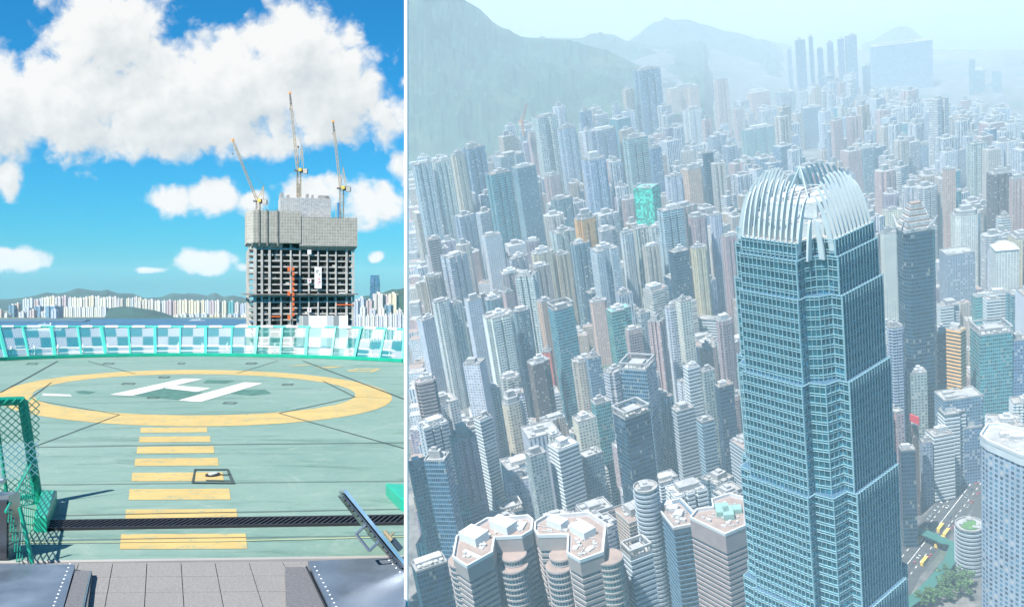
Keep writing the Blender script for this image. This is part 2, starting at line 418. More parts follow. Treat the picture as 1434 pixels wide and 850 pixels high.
# ---- drain channel with slotted grate
root = empty("drain_channel", gnd(300, 736)); tag(root, "black slotted iron drain grate running across the green deck", "drain grate")
a = gnd(62, 737); c = gnd(568, 729); d = (c - a); L = d.length; ux = d / L; un = Vector((-ux.y, ux.x, 0))
Mg = Matrix.Translation(a) @ Matrix(((ux.x, un.x, 0, 0), (ux.y, un.y, 0, 0), (0, 0, 1, 0), (0, 0, 0, 1)))
b = MB(); b.box(0, L, -.19, .19, .002, .008, 0, Mg); tr = b.build("trough", mat("drain_dark", (.01, .012, .014), .8)); tr.parent = root; tr.matrix_parent_inverse = root.matrix_world.inverted()
root_inv = Matrix.Translation(-root.location)
def child(o, root): o.parent = root; o.matrix_parent_inverse = Matrix.Translation(root.location).inverted(); return o
child(tr, root)
b = MB(); b.box(0, L, -.20, -.165, .002, .03, 0, Mg); b.box(0, L, .165, .20, .002, .03, 0, Mg)
x = .03
while x < L - .05:
    sk = Mg @ Matrix.Translation((x, 0, 0)) @ Matrix.Rotation(R_(-14), 4, 'Z'); b.box(-.014, .014, -.165, .165, .01, .028, 0, sk); x += .062
child(b.build("grate", M_iron), root)
# ---- inset light with square outline
root = empty("deck_light", gnd(298, 666)); tag(root, "round inset floodlight framed by a black square on a yellow bar", "inset light")
b = MB(); qo = [(268, 677.5), (329, 678), (320, 657.5), (272, 657.5)]; qi = [(271.5, 676), (323.5, 676.3), (317, 658.8), (274, 658.8)]
for i in range(4):
    j = (i + 1) % 4; b.face([(p.x, p.y, .014) for p in sh([qo[i], qo[j], qi[j], qi[i]])][::-1])
b.face([(p.x, p.y, .014) for p in sh([(309, 666), (323, 666), (322, 665), (309, 665)])]); b.face([(p.x, p.y, .014) for p in sh([(288, 674), (322, 674.3), (322, 673.4), (288, 673)])])
child(b.build("frame_outline", M_dk), root)
c0 = gnd(298, 665.6); b = MB(); b.prism([(c0.x + .10 * math.cos(t), c0.y + .13 * math.sin(t)) for t in [i * math.pi / 12 for i in range(24)]], .004, .02, 0)
child(b.build("bezel", M_iron), root)
b = MB(); b.prism([(c0.x + .062 * math.cos(t), c0.y + .08 * math.sin(t)) for t in [i * math.pi / 12 for i in range(24)]], .02, .034, 0)
child(b.build("lens", mat("lens_glass", (.55, .55, .5), .15, .2)), root)
# ---- perimeter net fence leaning outwards
def net_mat():
    m, n, bs = newmat("checkered_net")
    uv = n.new('ShaderNodeUVMap'); s = n.sep(uv.outputs[0])
    ck = n.m('MODULO', n.m('ADD', n.m('FLOOR', n.m('MULTIPLY', s[0], 2)), n.m('FLOOR', n.m('MULTIPLY', s[1], 3))), 2)
    ck = n.m('GREATER_THAN', ck, .5)
    nz = n.noise(n.comb(s[0], s[1]), 5, 4)
    c = n.mix(ck, (.005, .22, .21), (.50, .53, .52)); n.l.new(c, bs.inputs['Base Color']); bs.inputs['Roughness'].default_value = .6
    p = n.m('FRACT', n.m('ADD', n.m('MULTIPLY', s[0], 12), n.m('MULTIPLY', s[1], 10))); q = n.m('FRACT', n.m('SUBTRACT', n.m('MULTIPLY', s[0], 12), n.m('MULTIPLY', s[1], 10)))
    h = n.m('MULTIPLY', n.m('GREATER_THAN', p, n.rng(ck, 0, 1, .28, .26)), n.m('GREATER_THAN', q, n.rng(ck, 0, 1, .28, .26)))
    tr = n.new('ShaderNodeBsdfTransparent'); mx = n.new('ShaderNodeMixShader')
    n.l.new(h, mx.inputs[0]); n.l.new(bs.outputs[0], mx.inputs[1]); n.l.new(tr.outputs[0], mx.inputs[2])
    n.l.new(mx.outputs[0], n.t.nodes.get('Material Output').inputs[0])
    return m
M_net = net_mat()
bx = [-62, -26, 10, 42, 78, 115, 149, 183, 218, 252, 288, 324, 357, 392, 428, 464, 496, 531, 564.5]
tx = [-78, -40, -2, 32, 72, 109, 142, 180, 217, 253, 288, 325, 361, 396, 431, 470, 506, 540, 566.5]
root = empty("safety_fence", gnd(288, 500)); tag(root, "turquoise and white checkered net fence leaning out along the deck edge", "safety fence")
bas, top = [], []
for i, (x0, x1) in enumerate(zip(bx, tx)):
    py = 499.0 + ((x0 - 262) / 310) ** 2 * 9.0
    p = gnd(x0, py - .2); bas.append(p); ty = 457.6 + max(0, (x0 - 400) / 166) ** 2 * 4; top.append(at(x1, ty, p.y + .45))
for i in range(len(bas)):
    b = MB(); r = .075 if i % 2 == 0 else .045; b.beam(bas[i] + Vector((0, -.03, .0)), top[i] + Vector((0, -.03, 0)), r, 0, 4); child(b.build("post", M_greenl), root)
for i in range(len(bas) - 1):
    b = MB(); A_, B_, C_, D_ = bas[i], bas[i + 1], top[i + 1], top[i]; b.face([A_, B_, C_, D_], 0, [(0, 0), (1, 0), (1, 1), (0, 1)]); child(b.build("net_panel", M_net), root)
    b = MB(); b.beam(D_, C_, .035, 0, 6); m_ = D_.lerp(C_, .15); m2 = D_.lerp(C_, .62); b.beam(m_ + Vector((0, -.01, 0)), m2 + Vector((0, -.01, 0)), .05, 1, 6); child(b.build("top_rail", [M_greenl, M_white]), root)
    b = MB(); v = Vector((0, 0, .07)); b.beam(A_ + v + Vector((0, -.06, 0)), B_ + v + Vector((0, -.06, 0)), .085, 0, 4); child(b.build("kerb_rail", M_green), root)
# low white handrail of the catwalk outside the nets
cat = empty("catwalk_rail", gnd(288, 498)); tag(cat, "low white service rail behind the checkered safety nets", "railing")
b = MB(); pb = MB()
for i in range(len(bas) - 1):
    a = bas[i] + Vector((0, 1.2, .33)); c = bas[i + 1] + Vector((0, 1.2, .33))
    if c.x > edge_x(c.y) - .1: c = a.lerp(c, .5)
    b.beam(a, c, .035, 0, 6); b.beam(a - Vector((0, 0, .2)), c - Vector((0, 0, .2)), .03, 0, 6)
    pb.beam(a.lerp(c, .5) - Vector((0, 0, 1.2)), a.lerp(c, .5) + Vector((0, 0, .14)), .035)
child(b.build("rails", M_white), cat); child(pb.build("stanchions", M_white), cat)
# ---- slender white mast at the deck edge
pc = Vector(((569 - CX) / FPX * 8.1, 8.1, 0))
root = empty("white_mast", pc); tag(root, "slender round white mast standing full height at the right edge of the roof deck", "mast")
Mr = Matrix.Translation(pc) @ Matrix.Rotation(math.atan((CX - 569) / FPX), 4, 'Z')
b = MB(); b.beam(pc, pc + Vector((0, 0, 6.5)), .0178, 0, 24); child(b.build("shaft", M_white), root)
b = MB(); b.beam(pc + Vector((0, 0, 6.5)), pc + Vector((0, 0, 6.54)), .024, 0, 24); child(b.build("cap", M_white), root)
# ---- chain link panel at left
def link_mat(name, col):
    m, n, bs = newmat(name); bs.inputs['Base Color'].default_value = (*col, 1); bs.inputs['Roughness'].default_value = .5; return m
def wires(b, O, U, V, nu, nv, r, mi, pred=None):
    """diamond chain link on the parallelogram O, U, V"""
    n_ = nu + nv
    for k in range(-nv, nu + 1):
        for sgn in (0, 1):
            # lines u - v = k (sgn 0) and u + v = k + nv (sgn 1) in cell units
            pts = []
            for v_ in range(0, nv + 1):
                u_ = k + v_ if sgn == 0 else k + nv - v_
                if 0 <= u_ <= nu: pts.append(O + U * (u_ / nu) + V * (v_ / nv))
            for p, q in zip(pts, pts[1:]):
                mm = mi(p, q) if callable(mi) else mi
                b.beam(p, q, r, mm, 3)
ft = at(32, 561, 11.9); fb = gnd(54, 705); fl = at(-60, 564, 11.2); gl = gnd(-60, 720)
root = empty("chain_link_barrier", gnd(30, 705)); tag(root, "green framed chain link barrier at the left edge of the deck", "barrier")
b = MB(); b.beam(fb, ft, .06, 0, 8, .06); child(b.build("end_post", M_green), root)
b = MB(); b.beam(fl, ft, .055, 0, 8); child(b.build("top_rail", M_green), root)
b = MB(); b.beam(gl + Vector((0, 0, .1)), fb + Vector((0, 0, .1)), .03, 0, 6); child(b.build("bottom_rail", M_green), root)
b = MB(); m1 = fl.lerp(ft, .55); m2 = gl.lerp(fb, .62); b.beam(m2, m1, .022, 0, 6); child(b.build("middle_post", M_green), root)
b = MB(); wires(b, gl, fb - gl, fl - gl, 10, 15, .006, lambda p, q: 1 if .32 < p.z < .72 else 0); child(b.build("chain_link", [M_green, M_white]), root)
b = MB(); nb_ = gnd(26, 800); ntop = nb_ + Vector((-.12, 0, .55)); wires(b, nb_, fb - nb_, ntop - nb_, 8, 6, .006, 0); b.beam(ntop, ft.lerp(fb, .6), .014, 0, 5); b.beam(nb_ + Vector((.03, .2, .02)), ntop + Vector((.03, .2, 0)), .02, 0, 5); child(b.build("side_netting", [M_green, M_white]), root)
def block(name, base, h, m, label, cat_):
    b = MB(); pts = [gnd(*p) for p in base]; inn = [(pts[0] + (p - pts[0]) * 1.0) for p in pts]
    b.prism([(p.x, p.y) for p in pts], .001, h, 0, None, True); o = b.build(name, m)
    bv = o.modifiers.new("bevel", 'BEVEL'); bv.width = .012; bv.segments = 2
    me = o.data; bm = bmesh.new(); bm.from_mesh(me); bmesh.ops.remove_doubles(bm, verts=bm.verts, dist=1e-4); bm.to_mesh(me); bm.free()
    tag(o, label, cat_); return o
block("ballast_block", [(47, 745), (66, 745), (80, 706), (58, 705)], .17, M_green, "bright green ballast block at the foot of the chain link barrier", "ballast block")
block("ballast_block", [(561, 715), (567.5, 716), (567.5, 694), (540, 693)], .15, M_green, "dark green ballast block cut off at the deck's right edge", "ballast block")
b = MB()  # shadow casting net frame that belongs to the right block
nt = MB(); q0 = gnd(541, 688); q1 = gnd(567, 688); up = Vector((-.02, .12, .5))
wires(nt, q0, q1 - q0, up, 5, 8, .004, 0); nt.beam(q0, q0 + up, .015, 0, 5); nt.beam(q0 + up, q1 + up, .015, 0, 5)
# ---- brushed steel cabinet at left
def steel(name, col, rough, metal=.9):
    m, n, bs = newmat(name); tc = n.new('ShaderNodeTexCoord'); p = tc.outputs['Object']
    a = n.noise(p, 1.3, 5, .6); s = n.noise(n.vm('MULTIPLY', p, (40, 2, 40)), 3, 4, .6)
    c = n.mix(n.rng(a, .35, .7), tuple(x * .75 for x in col), tuple(min(1, x * 1.15) for x in col))
    c = n.mix(n.rng(s, .55, .8, 0, .15), c, (.6, .62, .65))
    n.l.new(c, bs.inputs['Base Color']); n.l.new(n.rng(a, .3, .7, rough * .6, rough * 1.5), bs.inputs['Roughness']); bs.inputs['Metallic'].default_value = metal
    return m
M_steel = steel("brushed_steel", (.42, .47, .52), .22)
M_dsteel = steel("dark_steel", (.10, .11, .13), .25, .7)
M_plate = steel("blue_steel_plate", (.20, .25, .31), .42, .55)
M_grk = mat("dark_granite", (.13, .13, .135), .6, var=.35, scale=40)
root = empty("steel_cabinet", gnd(10, 786)); tag(root, "low brushed steel cabinet with a black front in front of the chain link", "cabinet")
p = [gnd(-60, 786), gnd(12, 784), gnd(28, 777), gnd(-40, 777)]
b = MB(); b.prism([(q.x, q.y) for q in p], .0, .62, 0); child(b.build("body", M_steel), root)
b = MB(); b.box(p[0].x, p[1].x - .004, p[1].y - .03, p[1].y - .006, .02, .58, 0); child(b.build("front_panel", M_dsteel), root)
b = MB(); e = at(6, 673, 9.9); b.beam(at(-12, 674, 9.9), e, .03, 0, 8); child(b.build("pipe_stub", M_steel), root)
# ---- steel hatches of the terrace
def hatch(nm, lab, outer, gran, hz, mplate, rivets, trim):
    root = empty(nm, gnd(*outer[0])); tag(root, lab, "steel hatch")
    P = [gnd(x, y, hz) for x, y in outer]
    b = MB(); b.prism([(q.x, q.y) for q in P], -.0005, hz, 0); plate = child(b.build("plate", mplate), root)
    G = [gnd(x, y, hz) for x, y in gran]
    b = MB(); b.prism([(q.x, q.y) for q in G], -.0005, hz - .01, 0); child(b.build("stone_kerb", M_grk), root)
    for (x, y) in rivets:
        q = gnd(x, y, hz); b = MB(); b.sph(q, .009, 0, 8, 4, .5); b.build("rivet", M_white, plate)
    b = MB(); t0, t1 = gnd(*trim[0], hz), gnd(*trim[1], hz); b.beam(t0, t1, .008, 0, 6); child(b.build("trim_rod", M_steel if trim[2] else M_iron), root)
    return root
rv = [(98 - 2.05 * i, 789 + 5.3 * i) for i in range(13)]
hatch("steel_hatch", "flat blue grey steel hatch with a rivet row at lower left", [(-120, 870), (83, 870), (105, 790), (-120, 788)], [(84, 870), (120, 870), (129, 797), (105.4, 797)], .06, M_plate, rv, ((113, 868), (127, 800), True))
rv = [(441 + 3.0 * i, 793 + 5.6 * i) for i in range(11)] + [(545 + 5 * i, 784 + 5.4 * i) for i in range(4)]
hatch("steel_hatch", "dark blue polished steel hatch with rivets beside the raised lid", [(470, 870), (568, 870), (568, 779), (431, 785)], [(401, 870), (466, 870), (428, 792), (399, 792)], .06, M_plate, rv, ((464, 866), (429, 793), False))
# raised lid
root = empty("hatch_lid", gnd(560, 800)); tag(root, "raised steel hatch lid seen edge on with a tubular pull handle", "hatch lid")
p0, p1 = at(481, 688, 9.15), at(566, 792, 8.9)
d = (p1 - p0); dn = Vector((d.z, 0, -d.x)).normalized()
if dn.x < 0: dn = -dn
def slab(b, a, c, off, th, dep, mi=0):
    q = [a + dn * off, c + dn * off, c + dn * (off + th), a + dn * (off + th)]
    w_ = [x + Vector((x.x / x.y * dep - .05 * dep, dep, (x.z - EYE) / x.y * dep)) for x in q]
    b.face(q, mi); b.face(w_[::-1], mi)
    for i in range(4):
        j = (i + 1) % 4; b.face([q[i], w_[i], w_[j], q[j]], mi)
b = MB(); slab(b, p0, p1, 0, .032, 1.1); lidp = child(b.build("lid_plate", steel("bright_steel", (.55, .58, .62), .25)), root)
b = MB(); slab(b, p0 + d * .03, p1, -.035, .02, 1.05); child(b.build("lid_liner", M_dsteel), root)
for i in range(13):
    q = p0 + d * (.08 + i * .07) - dn * .04; b = MB(); b.sph(q, .012, 0, 8, 5); b.build("bolt", M_iron, lidp)
h0, h1 = p0 + d * .42 - dn * .03, p0 + d * .64 - dn * .03; hb = -dn * .13
b = MB(); b.beam(h0, h0 + hb, .014, 0, 8); b.beam(h0 + hb, h1 + hb, .014, 0, 8); b.beam(h1 + hb, h1, .014, 0, 8); child(b.build("handle", M_steel), root)
b = MB(); q = p0 + d * .68 + dn * .06; b.beam(q - d.normalized() * .07, q + d.normalized() * .04, .02, 0, 8); b.beam(q, q + dn * .06, .01, 0, 6); child(b.build("catch", mat("worn_brass", (.45, .35, .22), .4, .6)), root)
b = MB(); slab(b, p0 + d * .72, p0 + d * .86, .05, .05, .3); child(b.build("stay_bracket", M_dsteel), root)
# =================================================================== LEFT: HARBOUR
SEA = -150.0
def water_mat(name, col, scale, bump, rough=.12):
    m, n, bs = newmat(name); tc = n.new('ShaderNodeTexCoord'); p = tc.outputs['Object']
    a = n.noise(p, scale * .02, 5, .6); w = n.noise(n.vm('MULTIPLY', p, (1, .35, 1)), scale, 6, .7)
    n.l.new(n.mix(n.rng(a, .35, .65), tuple(x * .8 for x in col), tuple(x * 1.2 for x in col)), bs.inputs['Base Color'])
    bs.inputs['Roughness'].default_value = rough
    b = n.new('ShaderNodeBump'); b.inputs['Strength'].default_value = bump; b.inputs['Distance'].default_value = 1.0
    n.l.new(w, b.inputs['Height']); n.l.new(b.outputs[0], bs.inputs['Normal']); return m
M_water = water_mat("harbour_water", (.004, .085, .17), .05, .25, .5)
def cut(y): return (568.5 - CX) / FPX * y
mb = MB(); ys = [1500, 2500, 4000, 6000, 9000]
for a, c in zip(ys, ys[1:]):
    mb.face([(-2.2 * a, a, SEA), (cut(a), a, SEA), (cut(c), c, SEA), (-2.2 * c, c, SEA)])
tag(mb.build("harbour_water", M_water), kind='structure')
def sea_at(px, py): t = (EYE - SEA) * FPX / (py - CY); return Vector(((px - CX) / FPX * t, t, SEA))
M_land = mat("shore_land", (.13, .16, .10), .9, var=.3, scale=.01)
# far shore land
b = MB(); pts = [(-300, 446), (0, 447), (100, 446.8), (160, 445.8), (250, 445.6), (300, 446), (350, 446.4), (568, 447)]
sp = [sea_at(*q) for q in pts]
bk = [Vector(((x - CX) / FPX * 9000, 9000, 0)) for x, _ in pts]
b.prism([(p.x, p.y) for p in sp] + [(p.x, p.y) for p in bk[::-1]], SEA - 2, SEA + 4, 0)
tag(b.build("far_shore", M_land), kind='structure')
# breakwater strip in front at left
b = MB(); q = [sea_at(-200, 453), sea_at(118, 451), sea_at(126, 448.7), sea_at(-200, 449.2)]
b.prism([(p.x, p.y) for p in q], SEA - 1, SEA + 6, 0); tag(b.build("breakwater", mat("runway_blue", (.05, .12, .18), .7)), kind='structure')
# hills behind
M_hill = mat("wooded_hill", (.012, .055, .042), .95, var=.45, scale=.008, dirt=(.03, .07, .05))
def ridge(name, prof, D, depth, m, z0=SEA, base=None, pxmax=568.4, kk=90, rough=.10):
    """hill with a given skyline (pixel outline) at a real distance D, and real thickness"""
    b = MB(); x0, x1 = prof[0][0], prof[-1][0]; rows = []
    for j in range(17):
        t = j / 16.0; Y = D + depth * (t - .5) ; row = []
        for i in range(kk + 1):
            px = x0 + (x1 - x0) * i / kk
            for a, c in zip(prof, prof[1:]):
                if a[0] <= px <= c[0]: py = a[1] + (c[1] - a[1]) * (px - a[0]) / max(1e-6, c[0] - a[0]); break
            H = EYE + (CY - py) / FPX * D - z0
            h = H * max(0, math.sin(math.pi * t)) ** .8
            nz = mnoise.fractal(Vector((px * .03, t * 5, D * .001)), .9, 2.0, 5)
            h = max(0, h * (1 + rough * nz * (1 - abs(2 * t - 1) * .3)))
            X = (px - CX) / FPX * Y
            row.append(Vector((X, Y, z0 + h)))
        rows.append(row)
    for r0, r1 in zip(rows, rows[1:]):
        for i in range(kk): b.face([r0[i], r0[i + 1], r1[i + 1], r1[i]])
    o = b.build(name, m); return tag(o, kind='structure')
ridge("hill", [(-60, 425), (0, 419), (30, 417), (50, 413.5), (64, 409), (78, 412), (92, 409), (108, 404), (120, 405), (140, 407.5), (150, 406), (165, 411), (185, 412), (205, 418), (230, 424), (260, 432)], 8200, 2600, M_hill)
ridge("hill", [(180, 425), (205, 416.5), (225, 416), (243, 410.5), (262, 413), (285, 417), (310, 422), (345, 428)], 8600, 1800, M_hill)
ridge("hill", [(240, 420), (262, 411), (275, 411.5), (290, 414), (301, 409), (312, 415), (325, 413.5), (338, 416), (360, 424)], 9800, 1800, M_hill)
ridge("hill", [(300, 430), (318, 417), (326, 413.6), (338, 416), (348, 419), (370, 426)], 8000, 1200, M_hill)
ridge("green_headland", [(146, 444), (152, 432), (170, 429), (185, 429.5), (200, 432), (215, 434), (232, 439), (246, 444.5)], 5450, 500, M_hill, rough=.06)
ridge("hill", [(500, 420), (520, 413), (535, 407.5), (548, 405), (560, 404.5), (568.4, 404)], 4600, 900, M_hill)
# far shore tower blocks
F = [facade("far_cream_facade", (.62, .56, .47), (.16, .24, .28), 3, 3, .45, .45), facade("far_white_facade", (.66, .65, .61), (.2, .3, .34), 3, 4, .45, .45),
     facade("far_pink_facade", (.58, .43, .38), (.14, .2, .24), 3, 3.4, .5, .5), facade("far_blue_facade", (.16, .30, .40), (.06, .16, .24), 3.6, 2.4, .8, .6),
     facade("far_grey_facade", (.56, .60, .64), (.14, .2, .26), 3, 3, .6, .5), facade("far_teal_facade", (.06, .35, .38), (.04, .2, .24), 3, 3, .7, .5)]
M_roofl = mat("pale_roof", (.50, .48, .45), .85, var=.2, scale=.2)
M_roofd = mat("grey_roof", (.30, .30, .30), .85, var=.25, scale=.2)
FNAME = ['cream', 'white', 'pinkish', 'blue glass', 'grey', 'teal']
far_n = {}
def far_block(px, w, ytop, ybot, D, fi, where, depth=1.0, rot=None):
    c = at(px, 406, D); wm = w / FPX * D; zt = at(px, ytop, D).z
    rot = rot if rot is not None else R_(random.uniform(-15, -7))
    k = wm / (math.cos(rot) + depth * math.sin(abs(rot)))
    M = Matrix.Translation((c.x, c.y, SEA)) @ Matrix.Rotation(rot, 4, 'Z')
    b = MB(); h = zt - SEA; a = k / 2; d_ = k * depth / 2; nt_ = k * .12
    pl = [(-a, -d_), (-nt_, -d_), (-nt_, -d_ + nt_), (nt_, -d_ + nt_), (nt_, -d_), (a, -d_), (a, -nt_), (a - nt_, -nt_), (a - nt_, nt_), (a, nt_), (a, d_), (-a, d_)]
    b.prism(pl, 0, h, 0, 1); b.box(-a * .4, a * .3, -d_ * .3, d_ * .4, h, h + 6, 1)
    o = b.build("tower_block", [F[fi], M_roofl], None, M)
    key = (fi, where); far_n[key] = far_n.get(key, 0) + 1; o['_f'] = where; FAR.append((o, px, ytop, fi, where)); return o
FAR = []
rr = random.Random(3)
x = 33
while x < 160:
    w = rr.uniform(6.0, 9.5); far_block(x + w / 2, w * 1.05, 414.5 + rr.uniform(0, 3.4) + (2.5 if x < 57 else 0), 430, 5900, rr.choice([0, 0, 1, 1, 2]) if x > 56 else rr.choice([4, 3, 4, 2]), "on the shore left of the headland", rot=None); x += w * .97
x = 84
while x < 146:
    w = rr.uniform(5.0, 6.6); far_block(x + w / 2, w * 1.02, 430.5 + rr.uniform(-.6, .6), 445, 5400, 1, "in the front row by the far water"); x += w
x = -2
for w, yt, fi in ((6, 434, 2), (12, 439, 1), (9, 427, 3), (7, 425, 2), (8, 437, 1), (9, 431, 4), (8, 434, 2), (10, 429, 3), (8, 436, 1), (9, 430, 3)):
    far_block(x + w / 2, w * 1.05, yt, 446, 5300 + rr.uniform(-60, 60), fi, "on the far left shore"); x += w - 1
far_block(76, 20, 428.5, 445, 5250, 3, "spread wide before the white estate"); far_block(77.5, 9, 434, 445, 5160, 4, "standing low before the wide blue block")
for i, xx in enumerate((166.5, 171)): far_block(xx, 5, 418.5, 430, 5800, 0, "standing alone just above the green headland")
for xx in (180.5, 186, 191.5, 197): far_block(xx, 6, 416.5 + rr.uniform(-.5, 1.5), 430, 5800, rr.choice([0, 4]), "in the short row above the green headland")
x = 191
while x < 304:
    w = rr.uniform(6.2, 9.6); far_block(x + w / 2, w * 1.04, 420.3 + rr.uniform(-1.2, 1.6) + (1.8 if x < 200 else 0), 440, 5650, rr.choice([0, 0, 0, 1, 2]), "in the long estate right of the headland"); x += w * .98
for xx, w, yt, fi in ((315, 7, 422, 0), (325, 8.5, 422, 5), (332.5, 7, 424, 0), (340, 6, 426, 4), (346, 6, 424, 4)):
    far_block(xx, w, yt, 440, 5500, fi, "left beside the unfinished skyscraper")
x = 244
while x < 350:
    w = rr.uniform(5, 10); far_block(x + w / 2, w, 440 + rr.uniform(-1.5, 1.6), 446, 5350, rr.choice([1, 4, 0]), "along the right part of the shore"); x += w * 1.25
for xx in (155, 161, 167, 172): far_block(xx, 6.5, 441.8 - (1.5 if xx == 161 else 0), 446, 5300, 1, "at the foot of the headland")
# right of the construction site
for xx, w, yt, fi, D in ((507, 11, 417, 4, 3900), (518, 10, 420.5, 2, 3700), (531, 16, 411, 0, 3800), (541.5, 8, 414, 2, 3900), (551.5, 14, 411, 0, 3900), (544.5, 12, 427, 3, 3400),
                         (499.5, 8, 421, 4, 3600), (509, 9, 430, 1, 3300), (536, 9, 432, 1, 3300), (560, 9, 434, 1, 3400), (564, 6, 440, 4, 3200), (523, 8, 434, 4, 3350)):
    far_block(xx, w, yt, 445, D, fi, "right of the unfinished skyscraper")
x = 500
while x < 560:
    w = rr.uniform(5.5, 7.5); far_block(x + w / 2, w, 442 + rr.uniform(-.7, .9) - (3 if x > 540 else 0), 470, 2900, 1, "in the white ribbed row behind the right nets"); x += w * 1.0
# labels, counted from the left within each look and place
gr = {}
for o, px, yt, fi, where in FAR: gr.setdefault((fi, where), []).append((px, o))
ORD = ['leftmost', 'second', 'third', 'fourth', 'fifth', 'sixth', 'seventh', 'eighth', 'ninth', 'tenth', 'eleventh', 'twelfth', 'thirteenth', 'fourteenth', 'fifteenth', 'sixteenth', 'seventeenth', 'eighteenth', 'nineteenth', 'twentieth']
for (fi, where), L in gr.items():
    L.sort(key=lambda q: q[0])
    for i, (px, o) in enumerate(L):
        del o['_f']
        if len(L) == 1: lb = f"{FNAME[fi]} tower block {where}"
        elif i == 0: lb = f"leftmost {FNAME[fi]} tower block {where}"
        elif i == len(L) - 1: lb = f"rightmost {FNAME[fi]} tower block {where}"
        else: lb = f"{ORD[i]} {FNAME[fi]} block from the left {where}"
        tag(o, lb, "tower block", "tower blocks across the harbour")
# twin curved glass tower
root = empty("glass_skyscraper", (at(525, 406, 4300).x, 4300, SEA)); tag(root, "slim dark blue glass skyscraper with a split crown above the right shore", "skyscraper")
M_fg = facade("far_glass_facade", (.05, .20, .30), (.03, .12, .22), 4, 3, .8, .8, .3, .3)
for s in (-1, 1):
    b = MB(); c = at(525 + s * 3.4, 406, 4300); zt = at(525, 385.5, 4300).z
    q0 = [(c.x - 9.5, 4290), (c.x + 9.5, 4290), (c.x + 9.5, 4315), (c.x - 9.5, 4315)]; q1 = [(c.x - 8 - s * 1.0, 4293), (c.x + 8 - s * 1.0, 4293), (c.x + 8 - s, 4313), (c.x - 8 - s, 4313)]
    b.prism(q0, SEA, zt - 30, 0, None, False); b.prism(q0, zt - 30, zt, 0, 1, True, False, q1); child(b.build("shaft", [M_fg, M_roofl]), root)
# ---- boats
M_hull = mat("white_hull", (.85, .86, .86), .4, var=.04)
M_bwin = mat("boat_windows", (.05, .08, .1), .2)
def boat(px, py, wpx, label, cat_="boat", mcol=None, decks=2):
    c = sea_at(px, py); L = wpx / FPX * c.y; B_ = L * .22
    root = empty("harbour_boat", c); tag(root, label, cat_, "boats in the harbour")
    b = MB(); K = 10
    def sec(t):
        w_ = B_ / 2 * (1 - max(0, (t - .6) / .4) ** 2) * (.8 + .2 * min(1, t * 4)); return w_
    for i in range(K):
        t0, t1 = i / K, (i + 1) / K; x0, x1 = (t0 - .5) * L, (t1 - .5) * L; w0, w1 = sec(t0), sec(t1); hh = L * .06; s0, s1 = hh * (1 + .5 * t0 ** 3), hh * (1 + .5 * t1 ** 3)
        for s in (-1, 1):
            f = [(c.x + x0, c.y + s * w0 * .8, c.z - .5), (c.x + x1, c.y + s * w1 * .8, c.z - .5), (c.x + x1, c.y + s * w1, c.z + s1), (c.x + x0, c.y + s * w0, c.z + s0)]
            b.face(f if s < 0 else f[::-1])
        b.face([(c.x + x0, c.y - w0, c.z + s0), (c.x + x1, c.y - w1, c.z + s1), (c.x + x1, c.y + w1, c.z + s1), (c.x + x0, c.y + w0, c.z + s0)])
    b.box(c.x - L / 2, c.x - L / 2 + .2, c.y - B_ * .4, c.y + B_ * .4, c.z, c.z + L * .06)
    child(b.build("hull", mcol or M_hull), root)
    for k in range(decks):
        b = MB(); e = L * (.34 - .09 * k); z0 = c.z + L * (.06 + .045 * k); b.box(c.x - e, c.x + e * .8, c.y - B_ * .36, c.y + B_ * .36, z0, z0 + L * .04); dh_ = child(b.build("deck_house", M_hull), root)
        b = MB(); b.box(c.x - e * .95, c.x + e * .76, c.y - B_ * .36 - .15, c.y + B_ * .36 + .15, z0 + L * .015, z0 + L * .03); b.build("window_band", M_bwin, dh_)
    b = MB(); z0 = c.z + L * (.06 + .045 * decks); b.beam((c.x - L * .03, c.y, z0), (c.x, c.y, z0 + L * .07), L * .006, 0, 5); b.beam((c.x + L * .17, c.y, z0 - L * .04), (c.x + L * .17, c.y, z0 + L * .05), L * .02, 0, 6); child(b.build("mast", M_hull), root)
boat(63, 463, 46, "long white cruise ferry showing above the left nets", "ferry", decks=3)
boat(29, 486, 16, "white launch low behind the leftmost nets")
boat(276, 449.6, 22, "grey barge near the far shore before the building site", "barge", mat("grey_hull", (.4, .45, .5), .5), 1)
boat(258, 455, 6, "tiny dark tug on the blue water in mid channel", "tug", mat("dark_hull", (.1, .08, .08), .5), 1)
boat(123, 456, 9, "small tug at the tip of the breakwater", "tug", mat("rust_hull", (.25, .12, .1), .5), 1)
boat(343, 458, 28, "white ferry half hidden by the building site", "ferry", decks=2)
boat(104, 492, 12, "little white boat behind the nets left of the stripes")
